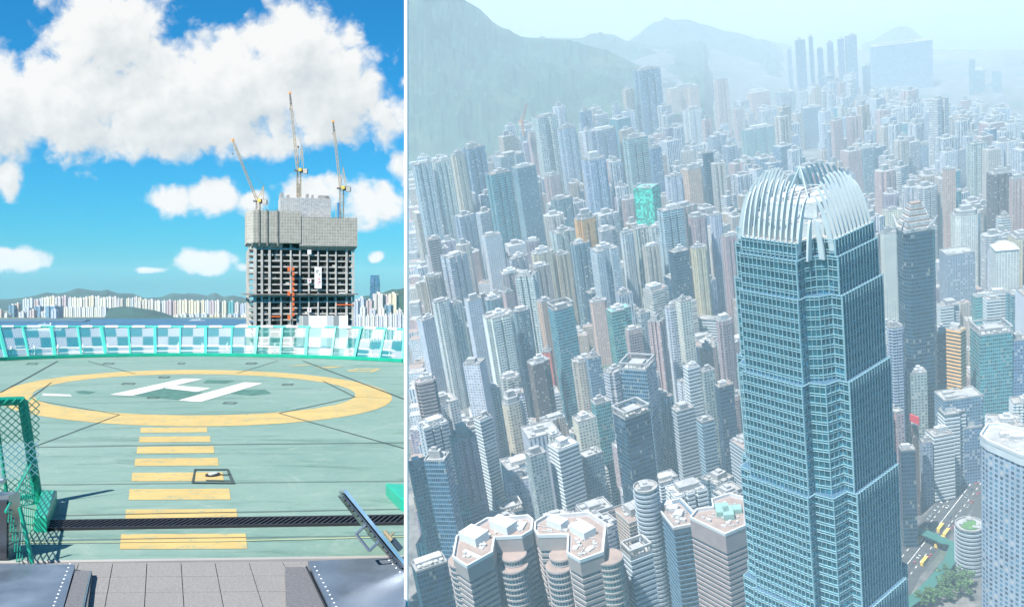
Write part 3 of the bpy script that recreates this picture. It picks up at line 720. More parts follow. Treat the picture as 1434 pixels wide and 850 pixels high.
# =================================================================== BUILDING UNDER CONSTRUCTION
DT = 700.0; S_ = DT / FPX
def tz(py): return EYE + (CY - py) * S_
def tx_(px): return (px - CX) * S_
M_cc = mat("raw_concrete", (.48, .46, .43), .9, var=.2, scale=.15, dirt=(.24, .22, .2))
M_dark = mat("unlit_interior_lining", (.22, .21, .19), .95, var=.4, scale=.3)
def scaffold(name, a, b_, sx=1.9, sz=2.2, hole=.0):
    m, n, bs = newmat(name); uv = n.new('ShaderNodeUVMap'); s = n.sep(uv.outputs[0])
    tc = n.new('ShaderNodeTexCoord'); f = n.noise(tc.outputs['Object'], .5, 8, .75); f2 = n.noise(tc.outputs['Object'], .06, 5, .6); f3 = n.noise(tc.outputs['Object'], 2.2, 4, .8)
    gx = n.m('LESS_THAN', n.m('FRACT', n.m('DIVIDE', s[0], sx)), .18); gz = n.m('LESS_THAN', n.m('FRACT', n.m('DIVIDE', s[1], sz)), .15)
    c = n.mix(n.rng(f, .35, .65), a, b_); c = n.mix(n.rng(f2, .4, .65, 0, .35), c, (.45, .42, .36)); c = n.mix(n.rng(f3, .5, .62, 0, .4), c, tuple(q * .5 for q in a))
    c = n.mix(n.m('MULTIPLY', n.m('MAXIMUM', gx, gz), .5), c, (.60, .58, .52))
    n.l.new(c, bs.inputs['Base Color']); bs.inputs['Roughness'].default_value = .9; return m
M_scr = scaffold("safety_screen", (.24, .225, .195), (.42, .40, .35)); M_scr2 = scaffold("climbing_formwork", (.20, .22, .24), (.50, .52, .54), 1.4, 1.6)
root = empty("unfinished_skyscraper", (tx_(425), DT, SEA)); ROOT_US = root; tag(root, "unfinished concrete skyscraper wrapped in grey screens under three cranes", "skyscraper")
X0, X1 = tx_(357), tx_(497); XL = tx_(349.5); Y0 = DT; Y1 = DT + 62
lv = []; y = 341.0
while y < 560: lv.append(y); y += 8.2
b = MB()
for y in lv:
    z = tz(y); b.box(X0 - 4, X1, Y0 + .2, Y1, z - .55, z + .5, 0)
child(b.build("floor_slabs", M_cc), root)
for px, w_ in ((357.5, 2.2), (367, 1.6), (377.5, 1.7), (393.5, 1.2), (407, 1.1), (419.8, 1.0), (432.6, 1.0), (445.6, 1.0), (458.5, 1.0), (471, 1.1), (486.4, 1.5), (496.3, 1.4)):
    b = MB(); c = tx_(px); b.box(c - w_ / 2 * 1.0, c + w_ / 2 * 1.0, Y0 - .5, Y0 + .9, SEA, tz(341 if px > 380 else 335)); child(b.build("column", M_cc), root)
for k in range(6):
    b = MB(); yy = Y0 + 6 + k * 10.5; b.box(X0 - 4.6, X0 - 3.4, yy - .6, yy + .6, SEA, tz(350)); child(b.build("column", M_cc), root)
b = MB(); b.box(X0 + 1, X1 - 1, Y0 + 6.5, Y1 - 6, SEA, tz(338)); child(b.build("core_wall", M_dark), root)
b = MB(); rk = random.Random(5)   # props, stacked boards and half-built partitions on the floors
for y in lv[:-1]:
    for px in range(370, 494, 3):
        if rk.random() < .33:
            x = tx_(px); w = rk.uniform(.6, 3); h = rk.uniform(.5, 3.0); b.box(x, x + w, Y0 + rk.uniform(1, 4), Y0 + 5.5, tz(y) - 4.15 + .45, tz(y) - 4.15 + .45 + h, rk.choice([0, 1, 1]))
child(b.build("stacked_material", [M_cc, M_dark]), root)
b = MB()
for y in (412.0,):
    b.box(XL - 3, X1 + 3.0, Y0 - 3, Y0 + .1, tz(y) - .5, tz(y) + .5, 0); b.box(XL - 4.5, XL - 3.0, Y0 - 3, Y1, tz(y) - .4, tz(y) + .4, 0)
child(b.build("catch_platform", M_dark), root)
b = MB()
b.prism([(tx_(355), Y0 - 3), (tx_(421), Y0 - 3), (tx_(421), Y0 + 20), (tx_(352), Y1), (tx_(346.5), Y1), (tx_(346.5), Y0 + 8)], tz(341), tz(297), 0, 1)
b.prism([(tx_(419), Y0 - 2.6), (tx_(501.5), Y0 - 2.6), (tx_(501.5), Y1), (tx_(419), Y1)], tz(344.5), tz(304.5), 0, 1)
q0 = [(tx_(419), Y0 + .2), (tx_(498), Y0 + .2), (tx_(498), Y1), (tx_(419), Y1)]; q1 = [(tx_(419), Y0 - 2.6), (tx_(501.5), Y0 - 2.6), (tx_(501.5), Y1), (tx_(419), Y1)]
b.prism(q0, tz(350), tz(344.5), 0, None, False, False, q1)
q0 = [(tx_(352), Y0 + .3), (tx_(395), Y0 + .3), (tx_(395), Y0 + 12), (tx_(350), Y0 + 12)]; q1 = [(tx_(355), Y0 - 3), (tx_(396), Y0 - 3), (tx_(396), Y0 + 12), (tx_(346.5), Y0 + 12)]
b.prism(q0, tz(348), tz(341), 0, None, False, False, q1)
child(b.build("safety_screen", [M_scr, M_roofd]), root)
for px in (363, 374, 388.5):
    b = MB(); b.box(tx_(px) - .5, tx_(px) + .5, Y0 - 3.5, Y0 - 2.9, tz(345), tz(295), 0); child(b.build("hoist_track", M_dark), root)
b = MB(); rk = random.Random(9); px = 347
while px < 501:
    yy = 297 if px < 421 else 304.5; b.beam((tx_(px), Y0 - 2.8, tz(yy)), (tx_(px), Y0 - 2.8, tz(yy) + rk.uniform(.8, 2.6)), .13, 0, 3); px += rk.uniform(1.5, 4)
child(b.build("scaffold_poles", M_cc), root)
b = MB(); b.prism([(tx_(394), Y0 + 14), (tx_(467), Y0 + 14), (tx_(467), Y0 + 42), (tx_(394), Y0 + 42)], tz(310), tz(275), 0, 1)
b.box(tx_(395), tx_(399), Y0 + 15, Y0 + 41, tz(276), tz(268), 1)
for x0, x1, yt in ((395, 399, 270), (423, 427, 268), (431, 434, 269), (441, 456, 269.5), (452, 458, 271)): b.box(tx_(x0 + 9), tx_(x1 + 9), Y0 + 20, Y0 + 26, tz(276), tz(yt), 1)
child(b.build("core_formwork", [M_scr2, M_roofd]), root)
b = MB(); b.box(tx_(415), tx_(488), Y0 - 1.6, Y0 - .7, tz(500), tz(442), 0); child(b.build("white_cladding", facade("white_cladding", (.72, .73, .73), (.6, .62, .64), 60, 4.4, .9, .97)), root)
M_org = mat("orange_hoist", (.75, .16, .05), .5, var=.1)
M_sign = mat("white_sheet", (.85, .85, .86), .6, var=.03); M_red = mat("red_lettering", (.70, .10, .10), .6); M_blk = mat("black_lettering", (.05, .05, .05), .6)
b = MB(); b.beam((tx_(409), Y0 - 3, SEA), (tx_(409), Y0 - 3, tz(362)), .5, 0, 4); child(b.build("hoist_mast", M_dark), root)
for y in range(377, 447, 7):
    b = MB(); b.box(tx_(408.6), tx_(411.6), Y0 - 4, Y0 - 2.2, tz(y + 2.2), tz(y - 2.4), 0); child(b.build("hoist_tie", M_org), root)
for y in (377, 411, 444):
    b = MB(); b.box(tx_(402.3), tx_(406), Y0 - 4, Y0 - 2, tz(y + 3), tz(y - 3), 0); child(b.build("hoist_car", M_org), root)
for x0, x1, y in ((380, 393, 443), (472, 496, 427)):
    b = MB(); b.box(tx_(x0), tx_(x1), Y0 - .9, Y0 - .6, tz(y + .8), tz(y - .8), 0); child(b.build("edge_barrier", M_org), root)
b = MB(); b.box(tx_(440.3), tx_(450.3), Y0 - 2, Y0 - 1.7, tz(404), tz(374), 0); bn = child(b.build("banner", M_sign), root)
b = MB(); yb = Y0 - 2.06
for (x0, x1, y0, y1) in ((443, 444, 382, 378.5), (443, 445.8, 379, 378.3), (445, 445.9, 380, 378.4), (443.6, 445, 382.3, 381.7), (446.6, 448.6, 384.6, 384), (447.3, 447.9, 386, 383)):
    b.face([(tx_(x0), yb, tz(y0)), (tx_(x1), yb, tz(y0)), (tx_(x1), yb, tz(y1)), (tx_(x0), yb, tz(y1))])
b.build("banner_characters", M_blk, bn)
b = MB()
for (x0, x1, y0, y1) in ((446.3, 446.9, 400, 388), (444.5, 448.6, 391, 390.5), (444.3, 448.8, 395, 394.5), (448, 448.5, 397, 392), (444.6, 445.1, 399, 396)):
    b.face([(tx_(x0), yb, tz(y0)), (tx_(x1), yb, tz(y0)), (tx_(x1), yb, tz(y1)), (tx_(x0), yb, tz(y1))])
b.build("banner_emblem", M_red, bn)
for y in (353, 393, 434):
    b = MB(); b.box(tx_(430.3), tx_(435.7), Y0 - 1.6, Y0 - 1.4, tz(y + 3.2), tz(y - 3), 0); ss_ = child(b.build("site_sign", M_sign), root)
    if y > 360:
        b = MB(); b.face([(tx_(431.6), Y0 - 1.65, tz(y - .2)), (tx_(434.5), Y0 - 1.65, tz(y - .2)), (tx_(434.5), Y0 - 1.65, tz(y - 1.2)), (tx_(431.6), Y0 - 1.65, tz(y - 1.2))]); b.face([(tx_(432.5), Y0 - 1.65, tz(y + 1.8)), (tx_(433.4), Y0 - 1.65, tz(y + 1.8)), (tx_(433.4), Y0 - 1.65, tz(y - 1.9)), (tx_(432.5), Y0 - 1.65, tz(y - 1.9))]); b.build("site_sign_mark", M_red, ss_)
b = MB(); b.box(tx_(475), tx_(484), Y0 - 2.5, Y0 - .7, tz(413.5), tz(409.5), 0); child(b.build("site_container", M_sign), root)
ROOT_US.rotation_euler = (0, 0, R_(16.5)); ROOT_US.scale = (.975, .975, 1)
# ---- luffing cranes
M_crn = mat("cream_crane_paint", (.40, .32, .22), .5, var=.12, scale=1); M_crd = mat("crane_machinery", (.13, .12, .11), .6); M_yc = mat("yellow_crane_cab", (.75, .50, .08), .5)
def lattice(b, a, c, w0, w1, nseg, r, mi=0):
    a = Vector(a); c = Vector(c); d = c - a; q = d.to_track_quat('Z', 'Y'); P = []
    for k in range(nseg + 1):
        t = k / nseg; w = w0 + (w1 - w0) * t; P.append([a + d * t + q @ Vector((sx * w / 2, sy * w / 2, 0)) for sx, sy in ((-1, -1), (1, -1), (1, 1), (-1, 1))])
    for k in range(nseg):
        for i in range(4):
            j = (i + 1) % 4; b.beam(P[k][i], P[k + 1][i], r, mi, 3); b.beam(P[k][i if k % 2 else j], P[k + 1][j if k % 2 else i], r * .65, mi, 3)
def crane(mx, ybase, ycab, jib_root, jib_tip, head, Y, label, jw=1.5, mw=2.6, dark_tip=True):
    A_ = lambda px, py: Vector((tx_(px) * Y / DT, Y, EYE + (CY - py) * Y / FPX))
    root = empty("luffing_crane", A_(mx, ybase)); tag(root, label, "tower crane", "luffing tower cranes on the unfinished skyscraper")
    b = MB(); lattice(b, A_(mx, ybase), A_(mx, ycab), mw, mw, max(3, int((ybase - ycab) / 5)), .22); child(b.build("mast", M_crn), root)
    b = MB(); c = A_(mx, ycab); b.box(c.x - 3.2, c.x + 3.4, c.y - 1.8, c.y + 1.8, c.z, c.z + 1.1); b.box(c.x + 1.2, c.x + 5.2, c.y - 1.6, c.y + 1.6, c.z - 1.0, c.z + 2.0); child(b.build("machine_deck", M_crd), root)
    b = MB(); b.box(c.x + .3, c.x + 2.6, c.y - 3, c.y - 1.7, c.z - .2, c.z + 2.0); child(b.build("cab", M_yc), root)
    b = MB(); b.box(c.x + 3.2, c.x + 6.4, c.y - 1.9, c.y + 1.9, c.z - 1.8, c.z + 1.6); child(b.build("counterweight", M_cc), root)
    b = MB(); jr, jt = A_(*jib_root), A_(*jib_tip); lattice(b, jr, jr.lerp(jt, .85), jw, jw * .8, 22, .17); lattice(b, jr.lerp(jt, .85), jt, jw * .8, .5, 4, .2, 1 if dark_tip else 0); jb_ = child(b.build("jib", [M_crn, M_crd]), root)
    hd = A_(*head); b = MB(); b.beam(c + Vector((-1, 0, 1)), hd, .3, 0, 4); b.beam(c + Vector((3.6, 0, 1)), hd, .3, 0, 4); b.beam(c + Vector((2.2, 0, 4)), hd, .2, 0, 4); b.beam(c.lerp(hd, .5) + Vector((-.4, 0, 0)), c.lerp(hd, .5) + Vector((2.6, 0, 0)), .2, 0, 4); child(b.build("frame_tower", M_crn), root)
    b = MB(); b.beam(hd, jr.lerp(jt, .86), .07, 0, 3); b.beam(hd, jr.lerp(jt, .55), .05, 0, 3); child(b.build("luffing_rope", M_crd), root)
    b = MB(); b.box(jt.x - .8, jt.x + .8, jt.y - .6, jt.y + .6, jt.z - .4, jt.z + 1.2); b.build("jib_head", mat_tip, jb_)
    b = MB(); e = jt - Vector((0, 0, random.uniform(8, 14))); b.beam(jt, e, .06, 0, 3); b.box(e.x - .4, e.x + .4, e.y - .3, e.y + .3, e.z - 1, e.z); b.build("hook_line", M_crd, jb_)
mat_tip = mat("orange_tip", (.80, .33, .10), .5)
crane(361.5, 298, 283, (360, 281), (326, 197), (369.5, 260), Y0 + 6, "leftmost crane, its long jib leaning far to the left", dark_tip=False)
crane(418.5, 276, 240, (416.5, 236), (406, 131), (423, 205), Y0 + 26, "tallest middle crane with near vertical jib over the core")
crane(478.5, 305, 265, (476.6, 262), (466.5, 171), (480.6, 234), Y0 + 8, "rightmost crane rising off the right side of the screens")
b = MB(); lattice(b, (tx_(406), Y0 + 27, tz(275)), (tx_(406), Y0 + 27, tz(252)), 1.4, 1.4, 8, .2, 1); b.beam((tx_(406), Y0 + 27, tz(252)), (tx_(406), Y0 + 27, tz(198)), .12, 0, 4); b.box(tx_(405), tx_(407), Y0 + 26, Y0 + 28, tz(199.5), tz(197))
tag(b.build("placing_boom", [M_crd, M_crn]), "thin dark upright boom just left of the tallest crane", "boom")
b = MB(); b.prism([(tx_(469), Y0 + 12), (tx_(473), Y0 + 12), (tx_(473), Y0 + 15), (tx_(469), Y0 + 15)], tz(303), tz(282), 0, None, True, False, [(tx_(467.8), Y0 + 12), (tx_(471), Y0 + 12), (tx_(471), Y0 + 15), (tx_(467.8), Y0 + 15)])
b.beam((tx_(466), Y0 + 13, tz(304)), (tx_(466), Y0 + 13, tz(283)), .3, 1); tag(b.build("formwork_panel", [mat("blue_panel", (.03, .16, .36), .5), M_crn]), "tilted blue panel beside the rightmost crane's mast", "panel")
b = MB(); b.box(tx_(330), tx_(515), 680, 790, SEA - 3, SEA + 1); tag(b.build("building_site_ground", M_land), kind='structure')
# =================================================================== RIGHT: THE CITY, its ground plane set at its own pitch
HC = 510.0                       # eye height above the city's ground
AZ = math.atan((1390 - CX) / FPX); TP = R_(19.6)
gd = Vector((math.sin(AZ), math.cos(AZ), 0))
cR = Vector((math.cos(AZ), -math.sin(AZ), 0)); cF = gd * math.cos(TP) + Vector((0, 0, math.sin(TP))); cU = -gd * math.sin(TP) + Vector((0, 0, math.cos(TP)))
MC = Matrix((( cR.x, cF.x, cU.x, 0), (cR.y, cF.y, cU.y, 0), (cR.z, cF.z, cU.z, 0), (0, 0, 0, 1)))
MC = Matrix.Translation(Vector((0, 0, EYE)) - cU * HC) @ MC
def cray(px, py):
    r = Vector(((px - CX) / FPX, 1, (CY - py) / FPX)); return Vector((r.dot(cR), r.dot(cF), r.dot(cU)))
def c_z(px, py, z):
    r = cray(px, py)
    t = (z - HC) / r.z if r.z < -1e-4 else 1e5
    return Vector((r.x * t, r.y * t, z))
def c_d(px, py, D):
    r = cray(px, py); k = D / math.hypot(r.x, r.y); return Vector((r.x * k, r.y * k, HC + r.z * k))
def proj(p):
    w = MC @ Vector(p); return CX + w.x / w.y * FPX, CY - (w.z - EYE) / w.y * FPX, w.y
def sstep(a, b, x): t = max(0, min(1, (x - a) / (b - a))); return t * t * (3 - 2 * t)
def G(x, y):
    """height of the land: rises behind the centre towards the hills"""
    D = math.hypot(x, y); a = math.atan2(x, y)
    s = 1 - sstep(-.36, -.14, a)
    return s * max(0, D - 900) * .085
def ccw(P):
    a = sum(P[i - 1][0] * P[i][1] - P[i][0] * P[i - 1][1] for i in range(len(P))); return P if a > 0 else P[::-1]
# ---- land, sea, hills
def city_ground():
    m, n, bs = newmat("city_ground"); tc = n.new('ShaderNodeTexCoord'); p = tc.outputs['Object']
    a = n.noise(p, .006, 5, .6); v = n.new('ShaderNodeTexVoronoi'); n.l.new(p, v.inputs['Vector']); v.inputs['Scale'].default_value = .035
    f = n.noise(p, .08, 6, .7)
    c = n.mix(n.rng(f, .35, .65), (.06, .065, .07), (.16, .155, .15)); c = n.mix(n.rng(v.outputs['Color'], .6, .9, 0, .6), c, (.26, .25, .23))
    c = n.mix(n.rng(a, .52, .62, 0, .9), c, (.035, .075, .04))
    n.l.new(c, bs.inputs['Base Color']); bs.inputs['Roughness'].default_value = .9; return m
b = MB(); P = []
pys = [1000, 900, 800, 700, 600, 500, 420, 350, 300, 250, 210, 175, 150, 130, 115, 100, 88, 78, 70]
for py in pys:
    row = []
    for px in range(570, 1711, 20):
        q = c_z(px, py, 0)
        for _ in range(12): q = c_z(px, py, min(G(q.x, q.y), 400)) if cray(px, py).z < 0 else q
        if math.hypot(q.x, q.y) > 9000: q = q * 1; s_ = 9000 / math.hypot(q.x, q.y); q = Vector((q.x * s_, q.y * s_, q.z))
        row.append(q)
    P.append(row)
for r0, r1 in zip(P, P[1:]):
    for i in range(len(r0) - 1): b.face([r0[i], r0[i + 1], r1[i + 1], r1[i]])
tag(b.build("city_ground", city_ground(), None, MC), kind='structure')
b = MB(); L = [c_z(571, 240, -1), c_z(1900, 240, -1)]; q0 = cray(571, 20); q1 = cray(1900, 60)
e0 = Vector((q0.x, q0.y)).normalized() * 70000; e1 = Vector((q1.x, q1.y)).normalized() * 70000
b.face([tuple(L[0]), tuple(L[1]), (e1.x, e1.y, -1), (e0.x, e0.y, -1)])
tag(b.build("strait_water", water_mat("strait_water", (.10, .16, .18), .02, .5, .35), None, MC), kind='structure')
M_wood = mat("hill_woodland", (.02, .058, .036), .95, var=.6, scale=.02, bump=1.0, dirt=(.09, .11, .06))
def chill(name, prof, Db, Dr, zb, kk=190, rows=60, rough=.10, m=M_wood):
    """prof: (px, py of the skyline); hill foot at distance Db, crest at Dr, then down the back"""
    b = MB(); G_ = []; x0, x1 = prof[0][0], prof[-1][0]
    for i in range(kk + 1):
        px = x0 + (x1 - x0) * i / kk
        for a, c in zip(prof, prof[1:]):
            if a[0] <= px <= c[0]: u_ = (px - a[0]) / max(1e-6, c[0] - a[0]); py = a[1] + (c[1] - a[1]) * u_; break
        top = c_d(px, py, Dr); H = top.z - zb; row = []
        for j in range(rows + 1):
            t = j / rows; tt = t / .62
            D = Db + (Dr - Db) * tt
            if tt <= 1: hgt = H * (.25 * tt + .75 * tt ** 1.5)
            else: hgt = H * max(0, 1 - ((tt - 1) / .62) ** 1.4)
            nz = mnoise.fractal(Vector(((px - 980) / FPX * D / 600, D / 600, zb * .01)), .85, 2.1, 6) * .5 + abs(mnoise.noise(Vector(((px - 980) / FPX * D / 900, D / 900, 3)))) * .5
            wx = (px - 980) / FPX * D; ps = Vector((wx / 420, D / 420, 2.0)); rdg = 1 - abs(mnoise.noise(ps)) * 2; hgt += (26 * (rdg - .6) + 26 * mnoise.fractal(Vector((wx / 110, D / 110, 1)), .7, 2.0, 5)) * (1 if tt < .97 else .10) * min(1, tt * 3)
            hgt *= 1 - rough * 2.2 * (1 - math.exp(-abs(tt - 1) * 5)) * nz if tt > 0 else 1
            if tt > .98 and tt < 1.02: hgt *= 1 + .004 * mnoise.noise(Vector((px * .3, 0, 0)))
            pyy = py + (260 - py) * (1 - min(1, tt)) * .6
            kf = max(0, min(1, H / 45)); z = (zb + max(-5, hgt)) * kf - 8 * (1 - kf); lo, hi = -1.2, .9
            for _ in range(34):      # bearing at which this distance and height lie on the column
                md = (lo + hi) / 2; q = (D * math.sin(md), D * math.cos(md), z)
                if proj(q)[0] < px: lo = md
                else: hi = md
            row.append(Vector(q))
        G_.append(row)
    for a, c in zip(G_, G_[1:]):
        for j in range(rows): b.face([a[j], c[j], c[j + 1], a[j + 1]])
    o = b.build(name, m, None, MC)
    for p in o.data.polygons: p.use_smooth = True
    return tag(o, kind='structure')
chill("hill", [(571, -95), (600, -60), (630, -25), (651, 0), (672, 12), (690, 30), (700, 37), (716, 44), (730, 51), (748, 53), (772, 55), (800, 58), (850, 70), (900, 95), (960, 140)], 2000, 2900, 120, rough=.13)
chill("hill", [(700, 60), (740, 54), (772, 54.5), (800, 54), (815, 54), (840, 48.5), (860, 49), (875, 57), (900, 62), (930, 67), (950, 64), (965, 61), (985, 62), (1010, 70), (1040, 78), (1065, 88), (1090, 96), (1125, 108), (1150, 122)], 2500, 3800, 120)
chill("hill", [(860, 80), (884, 55), (896, 48), (908, 36), (918, 31), (930, 29), (943, 28), (955, 26.5), (965, 27), (980, 33), (995, 36), (1012, 43), (1032, 46), (1050, 53), (1075, 62), (1100, 72), (1130, 84), (1165, 104), (1205, 130), (1230, 150)], 3300, 4350, 20, rough=.05)
chill("island_hill", [(1185, 76), (1200, 66), (1212, 58), (1228, 52), (1242, 46), (1255, 38.5), (1265, 37), (1275, 39), (1290, 50), (1302, 56), (1320, 65), (1336, 78)], 4200, 4550, 0, kk=40, rows=14, rough=.04)
# ---- facades
W = {}
W['white'] = facade("white_tower_facade", (.66, .67, .66), (.10, .15, .19), 3, 3.0, .52, .46)
W['vstripe'] = facade("column_window_facade", (.62, .63, .63), (.08, .14, .19), 3, 3.6, .42, .97)
W['hstripe'] = facade("ribbon_window_facade", (.60, .58, .54), (.07, .12, .16), 3.2, 6, .97, .42)
W['tan'] = facade("tan_tower_facade", (.50, .40, .29), (.10, .11, .12), 3, 2.4, .48, .5)
W['violet'] = facade("mauve_tower_facade", (.40, .33, .37), (.09, .11, .16), 3, 4.2, .6, .45)
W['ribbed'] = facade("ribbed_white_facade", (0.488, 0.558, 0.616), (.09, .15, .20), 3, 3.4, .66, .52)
W['cream'] = facade("cream_tower_facade", (.60, .53, .43), (.10, .13, .15), 3, 3.2, .50, .45)
W['pink'] = facade("pink_tower_facade", (.56, .39, .34), (.12, .14, .17), 3, 2.8, .46, .45)
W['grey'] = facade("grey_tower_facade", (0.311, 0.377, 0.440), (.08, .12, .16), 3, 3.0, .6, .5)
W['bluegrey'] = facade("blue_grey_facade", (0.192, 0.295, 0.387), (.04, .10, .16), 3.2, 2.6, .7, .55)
W['teal'] = facade("teal_glass_facade", (.20, .42, .46), (.03, .22, .27), 3.6, 1.9, .84, .72, .4, .45, .07, .1)
W['blue'] = facade("blue_glass_facade", (.22, .34, .44), (.03, .12, .22), 3.8, 1.8, .85, .74, .4, .5, .06, .1)
W['dark'] = facade("dark_glass_facade", (.04, .10, .16), (.015, .07, .13), 3.8, 2.0, .86, .7, .4, .5, .06, .08)
W['brown'] = facade("brown_tower_facade", (0.148, 0.107, 0.106), (.07, .08, .10), 3, 2.6, .55, .5)
W['orange'] = facade("orange_tower_facade", (.70, .38, .14), (.20, .13, .08), 3, 2.6, .6, .5)
W['green'] = facade("green_netting", (.02, .50, .34), (.03, .46, .36), 3.2, 3, .9, .9, .9, 0, .8, 0)
W['red'] = facade("red_tower_facade", (.55, .14, .12), (.12, .06, .07), 3, 2.6, .5, .5)
W['beige'] = facade("beige_stone_facade", (0.370, 0.344, 0.326), (.05, .08, .11), 3.9, 4.0, .84, .5)
BANDG = glassmat("ribbon_window_glass", (.10, .17, .21), .08, .35)
BM = {k: mat(k + "_spandrel", c, .7, var=.10, scale=.15) for k, c in dict(white=(.52, .57, .60), grey=(.33, .38, .43), beige=(.29, .255, .25), pink=(.30, .25, .25), bluegrey=(.20, .30, .37), dark=(.05, .12, .19), orange=(.70, .40, .16)).items()}
for k_ in (('vstripe', 'white'), ('hstripe', 'white'), ('tan', 'beige'), ('violet', 'pink')): BM[k_[0]] = BM[k_[1]]
RF = {'l': mat("pale_roof_screed", (.30, .305, .31), .9, var=.25, scale=.12, dirt=(.33, .32, .30)), 'd': mat("weathered_roof", (.30, .29, .28), .9, var=.3, scale=.12, dirt=(.16, .16, .16)),
      'b': mat("brown_roof_tiles", (.26, .20, .175), .9, var=.2, scale=.12, dirt=(.25, .2, .18)), 't': mat("teal_roof", (.15, .42, .40), .8, var=.2, scale=.1), 'w': mat("white_roof_trim", (.52, .55, .57), .6, var=.05, scale=.2)}
M_ac = mat("rooftop_machinery", (.50, .51, .52), .6, .2, var=.3, scale=.5, dirt=(.2, .2, .2))
def plan(kind, w, d):
    a, e = w / 2, d / 2
    if kind == 'cross':
        n_ = min(a, e) * .42; return [(-a + n_, -e), (-n_ * .3, -e), (-n_ * .3, -e + n_ * .45), (n_ * .3, -e + n_ * .45), (n_ * .3, -e), (a - n_, -e), (a - n_, -e + n_), (a, -e + n_), (a, e - n_), (a - n_, e - n_), (a - n_, e), (-a + n_, e), (-a + n_, e - n_), (-a, e - n_), (-a, -e + n_), (-a + n_, -e + n_)]
    if kind == 'notch':
        n_ = a * .16; q = min(n_ * 1.4, e * .4); return [(-a, -e), (-a * .45, -e), (-a * .45, -e + q), (-a * .2, -e + q), (-a * .2, -e), (a * .2, -e), (a * .2, -e + q), (a * .45, -e + q), (a * .45, -e), (a, -e), (a, -e * .2), (a - q, -e * .2), (a - q, e * .2), (a, e * .2), (a, e), (-a, e), (-a, e * .2), (-a + q, e * .2), (-a + q, -e * .2), (-a, -e * .2)]
    if kind == 'oct':
        n_ = min(a, e) * .4; return [(-a + n_, -e), (a - n_, -e), (a, -e + n_), (a, e - n_), (a - n_, e), (-a + n_, e), (-a, e - n_), (-a, -e + n_)]
    if kind == 'step':
        return [(-a, -e), (a * .3, -e), (a * .3, -e * .6), (a, -e * .6), (a, e), (-a * .4, e), (-a * .4, e * .7), (-a, e * .7)]
    if kind == 'H':
        n_ = a * .3; return [(-a, -e), (-n_, -e), (-n_, -e * .5), (n_, -e * .5), (n_, -e), (a, -e), (a, e), (n_, e), (n_, e * .5), (-n_, e * .5), (-n_, e), (-a, e)]
    if kind == 'round':
        return [(a * math.cos(2 * math.pi * i / 20), e * math.sin(2 * math.pi * i / 20)) for i in range(20)]
    return [(-a, -e), (a, -e), (a, e), (-a, e)]
OBST = []   # footprints already taken (x, y, radius)
SCREEN = []  # what must stay in view: x0, x1, ytop, ybottom, distance
rg = random.Random(11)
def clutter(b, w, d, z, r, nmin=3, nmax=7, mi=0, hmax=4.0):
    for _ in range(r.randint(nmin, nmax)):
        x, y = r.uniform(-.36, .36) * w, r.uniform(-.36, .36) * d; sx, sy, h = r.uniform(.04, .14) * w, r.uniform(.04, .14) * d, r.uniform(.8, hmax)
        b.box(x - sx, x + sx, y - sy, y + sy, z, z + h, mi, None, False)
